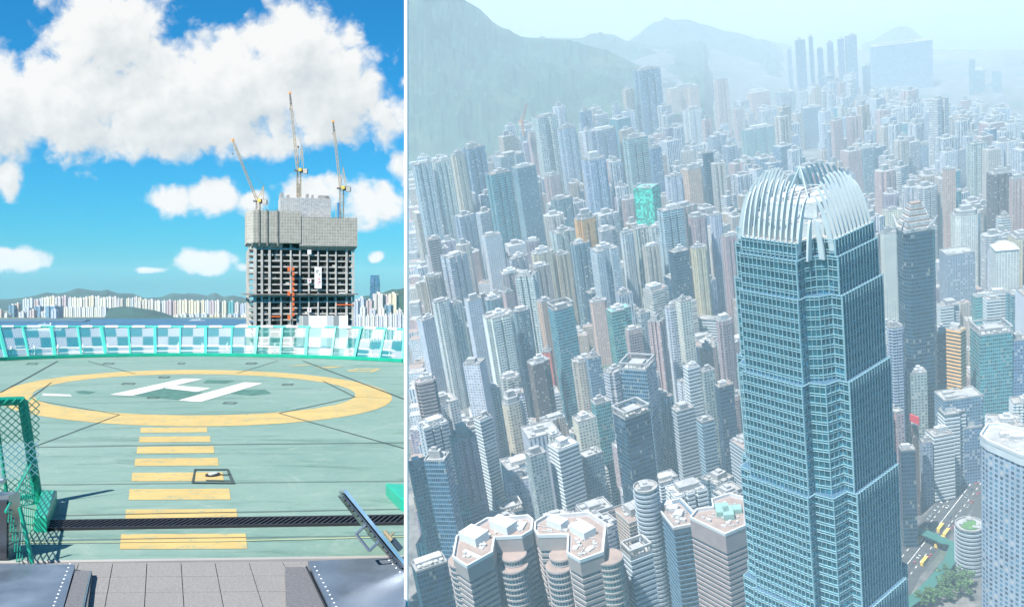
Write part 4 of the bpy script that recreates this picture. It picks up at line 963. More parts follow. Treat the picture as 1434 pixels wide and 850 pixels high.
def tower(cx, cy, z0, h, w, d, rot, pk, fac, style='res', roof='d', crown='plant', r=None, detail=True, name="high_rise", polyw=None):
    """one building: body (walls and windows), roof edge, plant rooms"""
    r = r or rg
    M = MC @ Matrix.Translation((cx, cy, z0)) @ Matrix.Rotation(rot, 4, 'Z')
    pl = polyw or plan(pk, w, d); b = MB(); fh = 3.6
    if style == 'band':
        b.prism(pl, -30, h, 0, 1)
        out = inset(pl, -.55); z = 2.0
        while z < h - 1: b.prism(out, z, z + 1.7, 2, 2, True, True); z += fh
        body = b.build(name, [BANDG, RF[roof], BM.get(fac, BM['grey'])], None, M)
    else:
        b.prism(pl, -30, h, 0, 1)
        if style == 'slab':   # projecting floor edges and sunshades
            out = inset(pl, -.4); z = 3.0
            while z < h - 1: b.prism(out, z - .3, z + .3, 2, 2, True, True); z += 3.0
        body = b.build(name, [W[fac], RF[roof], BM.get(fac, BM['white'])], None, M)
    if detail:
        b = MB(); b.parapet(pl, h, 1.5, .6, 0); clutter(b, w, d, h, r, 3, 8, 0, 2.2)
        e = b.build("roof_edge", RF['l'] if fac not in ('dark',) else RF['d']); e.parent = body
    b = MB(); asp_ = d / w
    if crown == 'plant':
        a = r.uniform(.18, .32); c = r.uniform(.16, .30); ox = r.uniform(-.12, .12) * w; hh = r.uniform(3, 6.5)
        b.box(ox - a * w, ox + a * w, -c * d, c * d, h, h + hh, 0, None, False)
        if r.random() < .6: b.box(ox - a * w * .4, ox + a * w * .5, -c * d * .6, c * d * .5, h + hh, h + hh + r.uniform(1, 3), 0, None, False)
    elif crown == 'steps':
        b.prism(inset(pl, w * .12), h, h + 6, 0, 1); b.box(-w * .2, w * .2, -d * .2, d * .2, h + 6, h + 12, 0)
    elif crown == 'pyramid':
        q = inset(pl, -.8) if len(pl) == 4 else plan('box', w, d)
        for i in range(4):
            j = (i + 1) % 4; b.face([(*q[i], h + 1), (*q[j], h + 1), (0, 0, h + w * .38)], 1)
    elif crown == 'flare':
        for q_ in range(5): a_ = w * (.46 - .07 * q_); b.box(-a_, a_, -a_ * asp_, a_ * asp_, h + q_ * 5.0, h + q_ * 5.0 + 3.2, 0, None, True); b.box(-a_ * .86, a_ * .86, -a_ * .86 * asp_, a_ * .86 * asp_, h + q_ * 5.0 + 3.2, h + q_ * 5.0 + 5.0, 1, None, False)
        for sx in (-1, 1):
            for sy in (-1, 1):
                b.prism(ccw([(sx * w * .5, sy * d * .5), (sx * w * .5, sy * d * .25), (sx * w * .25, sy * d * .5)]), h, h + 3, 0, 0, True, False, ccw([(sx * w * .58, sy * d * .58), (sx * w * .53, sy * d * .4), (sx * w * .4, sy * d * .53)]) if 0 else None)
                b.beam((sx * w * .2, sy * d * .48, h + 2), (sx * w * .52, sy * d * .52, h + 13), 1.0, 0, 4, .6); b.beam((sx * w * .5, sy * d * .2, h + 2), (sx * w * .52, sy * d * .52, h + 13), 1.0, 0, 4, .6)
    elif crown == 'frame':
        q = inset(pl, .2); 
        for i in range(len(q)):
            a, c = q[i], q[(i + 1) % len(q)]; b.beam((*a, h), (*a, h + 6), .5); b.beam((*a, h + 6), (*c, h + 6), .9)
            for k in range(1, 6): p = (a[0] + (c[0] - a[0]) * k / 6, a[1] + (c[1] - a[1]) * k / 6); b.beam((*p, h), (*p, h + 6), .3)
        b.box(-w * .25, w * .25, -d * .25, d * .25, h, h + 4, 0)
    elif crown == 'fans':
        b.box(-w * .42, w * .42, -d * .1, d * .38, h, h + 3.5, 0)
        for k in range(5):
            x = (-.36 + k * .18) * w; b.beam((x, -d * .28, h), (x, -d * .28, h + 2.6), w * .065, 0, 12)
    elif crown == 'spire':
        b.box(-w * .22, w * .22, -d * .22, d * .22, h, h + 10, 0); b.beam((0, 0, h + 10), (0, 0, h + 34), .7, 0, 4, .1)
    if b.f: e = b.build("plant_room", [M_ac, RF['b']] if crown == 'flare' else [RF['l'], RF['w']] if crown in ('pyramid', 'frame') else [RF['l'] if r.random() < .6 else M_ac, RF['l']]); e.parent = body
    return body
def solve_D(px, py, h):
    D = 900.0
    for _ in range(60):
        p = c_d(px, py, D); zz = p.z - (G(p.x, p.y) + h)
        D += zz * .9
        D = max(300, min(9000, D))
    return D
LMS = []
def lm(px, pw, py, h, fac, label, pk='box', style='res', rot=20, asp=.8, crown='plant', roof='d', yb=None, D=None, cat_="tower block", name="high_rise", base=None):
    if base: q = c_z(px, base, 0); D = math.hypot(q.x, q.y)
    D = D or solve_D(px, py, h)
    p = c_d(px, py, D); g = 0 if base else min(G(p.x, p.y), p.z - 15); _, _, wy = proj((p.x, p.y, p.z)); wm = pw / FPX * wy
    ra = R_(rot); va = -math.atan2(p.x, p.y)   # face the viewer, then turn by rot
    k = wm / (abs(math.cos(ra)) + asp * abs(math.sin(ra)))
    o = tower(p.x, p.y, g, p.z - g, k, k * asp, va + ra, pk, fac, style, roof, crown, random.Random(int(px * 31 + py)), D < 2600, name)
    tag(o, label, cat_); OBST.append((p.x, p.y, k * .62)); SCREEN.append((px - pw / 2, px + pw / 2, py, yb or py + max(28, 26000 / D), D))
    LMS.append((px, py, label, fac)); return o
# =================================================================== RIGHT: THE TALL GLASS TOWER
def big_tower():
    c = c_d(1140, 560, 412.0); cx, cy = c.x, c.y; va = -math.atan2(cx, cy)
    M = MC @ Matrix.Translation((cx, cy, 0)) @ Matrix.Rotation(va + R_(-36 + 90), 4, 'Z')
    root = empty("glass_skyscraper", M=M); tag(root, "giant blue glass skyscraper crowned with a ring of curved white fins", "skyscraper")
    OBST.append((cx, cy, 62)); SCREEN.append((1024, 1266, 236, 900, 412))
    Mg1 = glassmat("tower_glass", (.07, .31, .41), .07, .8, (1.5, 1.4), .012)
    Mm = mat("aluminium_mullions", (.29, .46, .52), .5, .1, var=.06, scale=.3)
    Mf = mat("white_fin_metal", (.56, .64, .67), .35, .15, var=.04, scale=.2)
    def zc(py): return c_d(1142, py, 386.0).z
    zs = [zc(339), zc(362), zc(415), zc(533), zc(685), zc(845), 95.0, 0.0]
    AA = [23.6, 24.8, 26.2, 28.0, 29.6, 31.4, 32.6]; Q = [14.9, 16.4, 18.9, 21.6, 24.0, 26.2, 27.4]
    def pl(A, q, bb):
        one = [(A, -bb), (A, bb), (A - 4.4, bb), (q if q > bb else A - 5, q if q > bb else bb + .8), (bb, A - 4.4), (bb, A)]
        out = []
        for k in range(4):
            cs, sn = (1, 0, -1, 0)[k], (0, 1, 0, -1)[k]
            out += [(x * cs - y * sn, x * sn + y * cs) for x, y in one[1:]]
        return out
    for k in range(7):
        A, q = AA[k], Q[k]; bb = [13.4, 13.8, 14.4, 15.0, 15.6, 16.2, 16.6][k]; zt, zb = zs[k], zs[k + 1]
        P = pl(A, max(q, bb + .6), bb); b = MB(); b.prism(P, zb, zt, 0, 1 if k == 0 else 2)
        # the glass rows: uv already in metres
        t = b.build("glass_tier", [Mg1, RF['d'], BM['dark']]); t.parent = root
        if zt < 60: continue
        b = MB()
        n_ = len(P)
        for i in range(n_):
            a, c_ = Vector(P[i]), Vector(P[(i + 1) % n_]); d = c_ - a; L = d.length
            if L < .5: continue
            u = d / L; nn = Vector((u.y, -u.x)); m = max(1, round(L / 2.05))
            wide = L > 12
            for j in range(m + 1):
                p = a + u * (L * j / m); r = .15 if wide else .10; dep = .55 if wide else .3
                if j in (0, m): r *= 1.5
                q4 = [p - u * r - nn * .05, p - u * r + nn * dep, p + u * r + nn * dep, p + u * r - nn * .05]
                q4 = ccw([(v.x, v.y) for v in q4]); b.prism(q4, zb, zt + (.5 if wide else .3), 0)
        b.build("mullions", Mm, t)
        b = MB(); z = zt - .1; fl = 4.25; o1 = inset(P, -.35)
        while z > zb + .3:
            b.prism(o1, z - .18, z, 0, None, True, True)
            if z - 1.0 > zb: b.prism(o1, z - 1.25, z - 1.12, 0, None, True, True)
            z -= fl
        b.build("floor_bands", Mm, t)
    # crown of curved fins
    z0 = zs[0]; A, bb = AA[0], 13.4
    def fin(x, z_b, hh, lean, wd, th=.42, base_in=0.0):
        """in the frame of the +x face: stands at (A, x)"""
        b = MB(); K = 12; pr = []
        for i in range(K + 1):
            t = i / K; z = z_b + hh * math.sin(t * 1.32) / math.sin(1.32); xo = A + .1 - base_in - lean * t ** 1.3
            w_ = wd * (1 - .72 * t ** 1.6); pr.append((xo, xo - w_, z))
        for p, q in zip(pr, pr[1:]):
            y0, y1 = x - th, x + th
            b.face([(p[0], y0, p[2]), (p[0], y1, p[2]), (q[0], y1, q[2]), (q[0], y0, q[2])]); b.face([(p[1], y1, p[2]), (p[1], y0, p[2]), (q[1], y0, q[2]), (q[1], y1, q[2])])
            b.face([(p[1], y0, p[2]), (p[0], y0, p[2]), (q[0], y0, q[2]), (q[1], y0, q[2])]); b.face([(p[0], y1, p[2]), (p[1], y1, p[2]), (q[1], y1, q[2]), (q[0], y1, q[2])])
        p = pr[-1]; b.face([(p[0], x - th, p[2]), (p[0], x + th, p[2]), (p[1], x + th, p[2]), (p[1], x - th, p[2])])
        return b
    for k in range(4):
        for j in range(11):
            x = -bb + 2 * bb * j / 10; e = abs(x) / bb
            hh = 23 - 6 * e ** 2.5; b = fin(x, z0 - 5, hh + 5, 9.5 - 1.5 * e, 2.5, .27)
            o = b.build("crown_fin", Mf); o.parent = root; o.matrix_local = Matrix.Rotation(k * math.pi / 2, 4, 'Z')
        for s in (-1, 1):   # short corner blades
            b = fin(s * (bb + 2.2), z0 - 8, 16, 3.2, 2.6, .45, 3.2); o = b.build("corner_blade", Mf); o.parent = root; o.matrix_local = Matrix.Rotation(k * math.pi / 2, 4, 'Z')
    b = MB(); b.prism(plan('oct', 34, 34), z0 - .5, z0 + 6, 0, 1); b.prism(plan('oct', 24, 24), z0 + 6, z0 + 12, 0, 1); clutter(b, 30, 30, z0 + 6, rg, 12, 16, 1, 8); o = b.build("roof_drum", [mat("pale_drum", (.62, .68, .70), .6), M_ac]); o.parent = root
    for zz, rr_ in ((z0 + 7, 18.6), (z0 + 13, 16.0)):
        pts = [(rr_ * math.cos(t), rr_ * math.sin(t), zz) for t in [2 * math.pi * i / 32 for i in range(32)]]
        b = MB()
        for i in range(32): b.beam(pts[i], pts[(i + 1) % 32], .28, 0, 4)
        o = b.build("ring_beam", Mf); o.parent = root
    b = MB()
    for s in (0, 1, 2): t = 2.1 * s; b.beam((7 * math.cos(t), 7 * math.sin(t), z0 + 10), (0, 0, z0 + 25), .35, 0, 5)
    b.beam((0, 0, z0 + 20), (0, 0, z0 + 33), .5, 0, 6, .25); o = b.build("mast", Mf); o.parent = root
    b = MB(); b.beam((-8, 4, z0 + 13), (6, -8, z0 + 16), .7, 0, 4); b.box(-10, -6, 2, 6, z0 + 6, z0 + 14); o = b.build("maintenance_crane", M_ac); o.parent = root
big_tower()
# =================================================================== foreground offices drawn from their roof outlines
def outline_tower(pix, z, label, fac='beige', band=True, fh=3.9, par=2.2, roofm='b', name="office_tower", cat_="office tower", rim='beige', sp=1.9, top_band=9.0, glassm=None):
    P = [c_z(x, y, z) for x, y in pix]; P = ccw([(p.x, p.y) for p in P]); cx = sum(p[0] for p in P) / len(P); cy = sum(p[1] for p in P) / len(P)
    Pl = [(x - cx, y - cy) for x, y in P]; M = MC @ Matrix.Translation((cx, cy, 0)); b = MB()
    b.prism(Pl, 0, z, 0, 1)
    b.prism(inset(Pl, -.6), z - top_band, z + .02, 2, 2, True, True)
    zz = z - top_band - 2.4
    while zz > 3 and band: b.prism(inset(Pl, -.6), zz - sp, zz, 2, 2, True, True); zz -= fh
    o = b.build(name, [glassm or BANDG, RF[roofm], BM[rim]], None, M); tag(o, label, cat_)
    b = MB(); b.prism(inset(Pl, 1.8), z + .02, z + .3, 1); b.parapet(inset(Pl, -.8), z + .02, par, 1.0, 0); e = b.build("roof_edge", [RF['w'], RF[roofm]]); e.parent = o
    rz = random.Random(int(cx)); ip = inset(Pl, 4.5); b = MB(); xs_ = [p[0] for p in ip]; ys_ = [p[1] for p in ip]; cnt = 0
    def inside(x, y):
        r_ = False
        for i in range(len(ip)):
            (x1, y1), (x2, y2) = ip[i - 1], ip[i]
            if (y1 > y) != (y2 > y) and x < (x2 - x1) * (y - y1) / (y2 - y1) + x1: r_ = not r_
        return r_
    for _ in range(400):
        x, y = rz.uniform(min(xs_), max(xs_)), rz.uniform(min(ys_), max(ys_))
        if not inside(x, y): continue
        cnt += 1
        if cnt > 30: break
        b = MB(); nm_ = "roof_vent"
        if rz.random() < .25: b.beam((x, y, z + .3), (x, y, z + rz.uniform(1, 2.2)), rz.uniform(.5, 1.1), 0, 10); nm_ = "roof_tank"
        elif rz.random() < .3: q = rz.uniform(3, 9); t = rz.choice([0, 1]); b.box(x - (q / 2 if t else .2), x + (q / 2 if t else .2), y - (.2 if t else q / 2), y + (.2 if t else q / 2), z + .5, z + .9); nm_ = "roof_duct"
        else: s1, s2 = rz.uniform(.4, 1.6), rz.uniform(.4, 1.3); b.box(x - s1, x + s1, y - s2, y + s2, z + .3, z + rz.uniform(.8, 2.2))
        b.build(nm_, M_ac, o)
    xs = [p[0] for p in pix]; ys = [p[1] for p in pix]; SCREEN.append((min(xs), max(xs), min(ys), 900, math.hypot(cx, cy))); OBST.append((cx, cy, 34))
    LMS.append((sum(xs) / len(xs), sum(ys) / len(ys), label, fac)); return o, Pl, cx, cy
def on_roof(o, cx, cy, z, items, m):
    for nm, px, py, w, d, h, rot in items:
        p = c_z(px, py, z); b = MB(); Mx = Matrix.Translation((p.x - cx, p.y - cy, 0)) @ Matrix.Rotation(R_(rot), 4, 'Z')
        b.box(-w / 2, w / 2, -d / 2, d / 2, z + .3, z + .3 + h, 0, Mx); b.box(-w / 2 + .4, w / 2 - .4, -d / 2 + .4, d / 2 - .4, z + .3 + h, z + .5 + h, 0, Mx)
        e = b.build(nm, m); e.parent = o
def bay(o, cx, cy, z, px, py, r, zz, glass, floors=True, nm="curved_bay"):
    p = c_z(px, py, z); b = MB(); pl_ = [(p.x - cx + r * math.cos(t), p.y - cy + r * math.sin(t)) for t in [2 * math.pi * i / 28 for i in range(28)]]
    b.prism(pl_, 0, zz, 0, 1); q = zz - .2
    while q > 5 and floors: b.prism(inset(pl_, -.5), q - 1.1, q, 2, 2, True, True); q -= 3.9
    for i in range(28): b.beam((*pl_[i], max(0, zz - 130)), (*pl_[i], zz), .18, 2, 3)
    e = b.build(nm, [glass, RF['b'], BM['beige']]); e.parent = o
BG2 = glassmat("curved_bay_glass", (.05, .16, .22), .06, .5, (2, 2), .03)
M_wbox = mat("white_plant_housing", (.58, .61, .63), .5, var=.04)
z = 188.0
o, Pl, cx, cy = outline_tower([(636, 782), (641, 754), (683, 729), (707, 728), (739, 725), (746, 731), (744, 745), (731, 753), (692, 755), (689, 776), (655, 795)], z, "left one of the twin beige banded office towers with octagonal roofs")
bay(o, cx, cy, z, 714, 762, 8.5, z - 14, BG2); bay(o, cx, cy, z, 716, 757, 7.5, z - 9, BG2); bay(o, cx, cy, z, 646, 772, 8.5, z - 5, BG2)
on_roof(o, cx, cy, z, [("plant_housing", 665, 756, 15, 11, 6, -20), ("plant_housing", 706, 741, 16, 9, 6, -20), ("roof_vent", 730, 738, 5, 8, 1.5, 5), ("roof_vent", 683, 752, 3, 5, 1.2, 5), ("roof_vent", 661, 777, 14, 2, 1.0, -20)], M_wbox)
o, Pl, cx, cy = outline_tower([(750, 744), (751, 734), (766, 725), (800, 723), (824, 721), (848, 737), (844, 776), (813, 787), (796, 777), (797, 751), (755, 752)], z, "right one of the twin beige banded office towers, beside its curved glass flank")
bay(o, cx, cy, z, 779, 762, 8, z - 14, BG2); bay(o, cx, cy, z, 783, 757, 7, z - 9, BG2); bay(o, cx, cy, z, 851, 768, 8, z - 5, glassmat("green_bay_glass", (.12, .26, .26), .06, .4, (2, 2), .03))
on_roof(o, cx, cy, z, [("plant_housing", 782, 737, 12, 7, 5, -20), ("plant_housing", 817, 747, 14, 9, 5, -30), ("roof_vent", 800, 738, 3, 5, 1.2, 5), ("roof_vent", 826, 770, 3, 5, 1.0, -20), ("roof_vent", 806, 768, 3, 3, 1.0, 0)], M_wbox)
z = 150.0
o, Pl, cx, cy = outline_tower([(968, 727), (977, 716), (1000, 713), (998, 702), (1022, 694), (1044, 700), (1044, 738), (1016, 750)], z, "pink banded office tower tucked against the giant glass skyscraper's foot", top_band=13, rim='pink')
on_roof(o, cx, cy, z, [("cooling_unit", 1012, 718, 9, 12, 4, 20), ("cooling_unit", 1020, 722, 7, 12, 4, 20), ("cooling_unit", 1030, 716, 8, 7, 3, 20)], mat("green_cooling_unit", (.25, .42, .38), .5, .2))
z = 130.0
o, Pl, cx, cy = outline_tower([(920, 710), (953, 701), (961, 709), (972, 721), (969, 736), (944, 741)], z, "dark grey gridded office block with a cluttered beige roof", rim='dark', top_band=4, sp=1.2, roofm='b')
on_roof(o, cx, cy, z, [("cooling_unit", 942, 716, 8, 6, 4, 10), ("cooling_unit", 951, 722, 6, 8, 3, 0), ("cooling_unit", 936, 712, 6, 6, 5, 30), ("cooling_unit", 957, 730, 4, 3, 2, 0)], M_ac)
z = 205.0
o, Pl, cx, cy = outline_tower([(1374, 612), (1384, 597), (1400, 597), (1440, 606), (1480, 622), (1480, 650), (1430, 640), (1384, 620)], z, "broad pale concrete hotel tower with curved roof edge at the right border", rim='white', top_band=5, sp=1.9, roofm='l', name="hotel_tower", cat_="hotel tower", fh=3.4, glassm=facade("hotel_facade", (.36, .43, .47), (.06, .15, .22), 3.4, 4.0, .55, .6), band=False)
on_roof(o, cx, cy, z, [("cooling_unit", 1410, 612, 8, 4, 3, 10), ("cooling_unit", 1424, 616, 8, 4, 3, 10)], M_ac)
# =================================================================== named landmarks, farthest first
# px, width, roof py, height, facade, label, options
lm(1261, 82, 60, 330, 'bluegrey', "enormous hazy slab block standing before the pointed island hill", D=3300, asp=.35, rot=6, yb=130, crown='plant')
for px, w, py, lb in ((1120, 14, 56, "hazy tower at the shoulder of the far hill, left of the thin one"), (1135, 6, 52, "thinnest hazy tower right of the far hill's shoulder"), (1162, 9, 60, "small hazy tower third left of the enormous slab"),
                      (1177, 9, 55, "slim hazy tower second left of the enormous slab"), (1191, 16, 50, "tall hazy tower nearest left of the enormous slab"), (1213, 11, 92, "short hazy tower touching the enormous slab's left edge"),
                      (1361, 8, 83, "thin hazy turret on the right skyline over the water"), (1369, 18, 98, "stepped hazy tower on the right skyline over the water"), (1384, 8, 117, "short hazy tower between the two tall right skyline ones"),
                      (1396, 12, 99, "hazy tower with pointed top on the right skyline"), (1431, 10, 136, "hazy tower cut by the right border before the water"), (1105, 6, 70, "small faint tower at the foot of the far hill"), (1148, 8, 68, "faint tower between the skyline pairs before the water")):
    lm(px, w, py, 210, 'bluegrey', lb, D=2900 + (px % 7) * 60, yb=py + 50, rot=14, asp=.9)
lm(905, 38, 97, 250, 'bluegrey', "tallest ribbed blue tower rising before the green ridge", 'notch', D=2150, yb=190)
lm(1009, 20, 112, 200, 'pink', "tall slim pink tower before the second ridge", 'notch', D=2500, yb=180)
lm(1136, 26, 150, 210, 'blue', "dark blue slab tower in the hazy upper middle", rot=8, D=2500, yb=230)
lm(969, 30, 153, 170, 'white', "white tower with star shaped roof below the second ridge", 'cross', D=2150, yb=205)
lm(955, 46, 122, 150, 'pink', "pale pinkish twin block beneath the second ridge", 'H', D=2550, asp=.5)
lm(1062, 48, 179, 150, 'teal', "wide teal slab estate block in the hazy middle", 'notch', D=2250, asp=.4, yb=225)
lm(1062, 34, 128, 170, 'pink', "pink stepped tower behind the wide teal slab", 'step', D=2700)
lm(1100, 26, 128, 175, 'grey', "pale wide tower right of the pink stepped tower", 'notch', D=2650)
lm(820 + 22, 44, 181, 150, 'grey', "broad grey tower at the hill foot with a jagged roof", 'cross', 'slab', D=1800, yb=220)
lm(762, 36, 163, 170, 'ribbed', "tall ribbed tower with twin roof boxes under the big hill", 'H', D=1750, yb=240)
lm(793, 30, 179, 155, 'ribbed', "ribbed tower right beside the one with twin roof boxes", 'cross', D=1720, yb=240)
lm(747, 18, 185, 140, 'pink', "narrow pinkish tower at the orange crane under the hill", D=1760)
lm(590, 28, 229, 150, 'ribbed', "leftmost ribbed tower of the row beneath the big hill", 'notch', D=1500, yb=320, rot=12)
lm(618, 26, 226, 150, 'ribbed', "second ribbed tower of the row beneath the big hill", 'notch', D=1510, yb=320, rot=12)
lm(641, 23, 217, 155, 'cream', "whitish tower third in the row beneath the big hill", 'cross', D=1500, yb=300)
lm(663, 32, 206, 165, 'bluegrey', "blue grey tower topping the row beneath the big hill", 'notch', D=1560, yb=260)
lm(712, 44, 217, 160, 'grey', "pale tower with a ragged crown right of the ridge row", 'H', D=1600, yb=250)
lm(697, 36, 242, 160, 'teal', "teal ribbed tower with yellowish roof works", 'notch', D=1450, yb=330, roof='b')
lm(733, 34, 233, 165, 'bluegrey', "grey tower striped with level balcony bands", 'box', 'slab', D=1430, yb=330)
lm(773, 26, 246, 130, 'pink', "pinkish tower with a capped turret in the left haze", 'cross', D=1650)
lm(831, 38, 222, 165, 'ribbed', "ribbed tower with a flat roof box and thin antenna", 'cross', D=1450, yb=300, crown='spire')
lm(889, 36, 193, 190, 'teal', "tall teal edged tower behind the bright green netting", 'notch', 'slab', D=1620, yb=262)
lm(917, 18, 207, 185, 'bluegrey', "slim tower with pale cap right behind the green netting", D=1600, yb=260)
lm(905, 37, 261, 160, 'green', "tower wrapped all over in bright green construction netting", rot=-28, D=1400, yb=315, crown='none', roof='t')
lm(943, 28, 246, 150, 'white', "white ribbed tower right of the green netted one", 'cross', D=1500, yb=290)
lm(968, 34, 236, 150, 'pink', "rounded pink crowned tower right of the green netting", 'oct', D=1560, yb=290)
lm(991, 15, 214, 185, 'dark', "slim dark slab tower with a white roof sail", rot=18, D=1500, yb=290)
lm(819, 34, 305, 120, 'orange', "orange tan tower with a stepped crown in the haze", 'cross', D=1280, yb=345, crown='steps')
lm(938, 36, 293, 150, 'teal', "teal tower immediately below right of the green netting", 'notch', 'slab', D=1250, yb=390)
lm(911, 24, 344, 130, 'cream', "cream tower right below the green netted tower", 'notch', yb=400)
lm(950, 28, 351, 140, 'dark', "dark glassy tower with white roof edge in the middle", rot=25, yb=420, roof='l')
lm(976, 28, 303, 150, 'pink', "pinkish white tower with a stepped roof in the middle", 'cross', D=1260, yb=350)
lm(978, 26, 346, 145, 'cream', "cream ribbed tower below the stepped pinkish one", 'cross', yb=420)
lm(1002, 19, 301, 150, 'white', "slim white tower left of the crowned skyscraper", 'cross', D=1280, yb=380)
lm(1022, 24, 330, 140, 'pink', "mauve tower against the giant skyscraper's left shoulder", 'notch', yb=410)
lm(1014, 26, 448, 150, 'pink', "mauve ribbed tower left of the giant skyscraper's waist", 'cross', 'slab', yb=530, rot=25)
lm(877, 20, 325, 140, 'white', "white tower with bold balcony stacks left of the netting", 'cross', 'slab', yb=400)
lm(846, 40, 348, 135, 'ribbed', "wide ribbed tower below the orange tan one", 'H', yb=420)
lm(812, 28, 340, 130, 'bluegrey', "pale blue tower at the foot of the orange tan one", 'notch', yb=400)
lm(786, 34, 277, 130, 'bluegrey', "hazy blue tower above the left slopes", 'cross', D=1480)
lm(697, 46, 440, 150, 'white', "big white corner tower with a cross shaped roof at left", 'cross', 'slab', yb=520, rot=14)
lm(662, 25, 419, 145, 'white', "slim white tower with blue side left of the big white one", 'box', yb=480, rot=18)
lm(617, 28, 421, 140, 'white', "white tower with stepped roof at the far left middle", 'cross', yb=480)
lm(637, 22, 425, 130, 'ribbed', "ribbed tower with a brown roof right of the stepped white", yb=470)
lm(597, 28, 446, 100, 'white', "shorter white block with square windows at the far left", 'box', yb=480, rot=24)
lm(711, 16, 409, 140, 'pink', "slim salmon slab tower before the long balcony tower", rot=25, yb=450)
lm(737, 32, 385, 150, 'ribbed', "long balcony ribbed tower leaning over the left middle", 'notch', 'slab', yb=450, rot=-20)
lm(730, 26, 434, 140, 'bluegrey', "blue shadowed tower in front of the long balcony tower", 'cross', yb=500)
lm(761, 22, 421, 145, 'pink', "pale pink round cornered tower in the left middle", 'oct', yb=480)
lm(785, 36, 430, 150, 'teal', "teal glass tower with a white framed flat roof", 'box', yb=500, rot=22, crown='frame')
lm(766, 14, 492, 110, 'red', "slim red slab tower in the left middle", yb=540, rot=-15)
lm(754, 34, 506, 140, 'brown', "dark brown twin stepped tower in the left middle", 'step', yb=590, roof='l')
lm(664, 32, 507, 140, 'white', "slim white tower with window columns over the school", 'box', yb=575, rot=-28)
lm(690, 22, 544, 100, 'ribbed', "pale blue short tower beside the slim white one", 'cross', yb=590)
lm(716, 30, 563, 130, 'cream', "cream gothic topped tower with a green flank", 'oct', yb=640, crown='steps')
lm(676, 25, 584, 130, 'white', "white tower with triangular cut roof at lower left", 'box', 'band', yb=640, rot=30)
lm(940, 20, 430, 150, 'white', "white balcony tower beside the blank white slab", 'cross', 'slab', yb=490)
lm(957, 22, 421, 160, 'white', "blank white slab tower with raised end block", 'box', yb=490, rot=28)
lm(919, 24, 449, 150, 'pink', "copper pink tower in the middle", 'notch', yb=530, rot=-30)
lm(900, 22, 438, 140, 'grey', "grey eight sided tower behind the copper pink one", 'oct', yb=490)
lm(866, 38, 432, 150, 'teal', "tower with a teal roof and green glass front", 'step', yb=510, roof='t')
lm(886, 24, 460, 130, 'pink', "pink edged tower beside the copper pink one", 'box', 'slab', yb=500)
lm(830, 22, 499, 130, 'bluegrey', "flat grey blue slab with blank sides", rot=15, yb=550, roof='b')
lm(893, 50, 511, 160, 'blue', "blue glass tower topped by a white square roof frame", 'box', yb=590, rot=-24, crown='frame', roof='l', asp=.9)
lm(884, 52, 577, 170, 'dark', "black glass tower with a raised white roof canopy", 'box', yb=700, rot=30, crown='frame', roof='l')
lm(841, 28, 562, 120, 'teal', "green glass block with a pale attic at lower middle", 'box', yb=620, roof='l')
lm(968, 22, 513, 140, 'white', "white office tower with boxed windows left of the waist", 'box', 'band', yb=600, rot=25)
lm(990, 22, 518, 135, 'grey', "pale grey tower twin to the boxed window one", 'box', yb=600, rot=25)
lm(1013, 28, 538, 120, 'dark', "slate tower with a cream roof rim by the skyscraper", 'box', yb=620, rot=25, roof='b')
lm(999, 46, 446, 60, 'white', "long low white institution block with terraces", 'box', 'band', asp=.35, rot=-22, crown='none', roof='l')
lm(955, 34, 571, 110, 'grey', "banded grey office block with a red side wall", 'box', 'band', yb=650, rot=25)
lm(988, 24, 588, 110, 'bluegrey', "blue grey banded block right of the red sided one", 'box', 'band', yb=660, rot=25)
lm(818, 34, 585, 120, 'white', "white grid facade block with a rubble coloured roof", 'box', yb=640, rot=20)
lm(777, 22, 610, 140, 'white', "narrow sunlit tower beside the striped pair", 'cross', yb=680, rot=20)
lm(789, 42, 622, 140, 'white', "white tower striped with window ribbons at lower middle", 'box', 'band', yb=720, rot=28)
lm(750, 30, 634, 140, 'grey', "grey tower of tiny windows left of the ribbon striped one", 'box', yb=720, rot=20)
lm(827, 34, 634, 120, 'bluegrey', "pale blank walled tower with three slot windows", 'box', yb=700, rot=25, crown='none', roof='l')
lm(904, 40, 682, 150, 'teal', "rounded glass tower with white floor lines", 'round', 'band', yb=760, rot=10, asp=1)
lm(892, 42, 772, 170, 'grey', "narrow glass and white office tower between the twins and the grid", 'box', 'band', yb=850, rot=25, crown='frame')
lm(612, 38, 640, 170, 'blue', "tall blank sided blue tower at the lower left", 'box', yb=740, rot=-25, roof='l')
lm(586, 30, 649, 160, 'bluegrey', "blue grey gridded tower cut by the left edge", 'box', yb=760, rot=10)
lm(648, 38, 612, 150, 'pink', "tall brownish pink tower with pointed gables at lower left", 'notch', yb=700, rot=15, crown='steps')
lm(637, 34, 692, 110, 'teal', "low green glass block with a white cluttered roof", 'box', yb=740, rot=15, roof='l')
lm(664, 30, 702, 90, 'grey', "small grey block right of the low green glass one", 'box', 'band', yb=730, rot=15)
lm(715, 34, 712, 80, 'dark', "dark low block with white roof antennas above the twins", 'box', yb=728, rot=10, crown='frame')
lm(601, 50, 788, 150, 'dark', "dark glass block with a row of round cooling fans", 'box', yb=850, rot=10, crown='fans', roof='l', asp=.62)
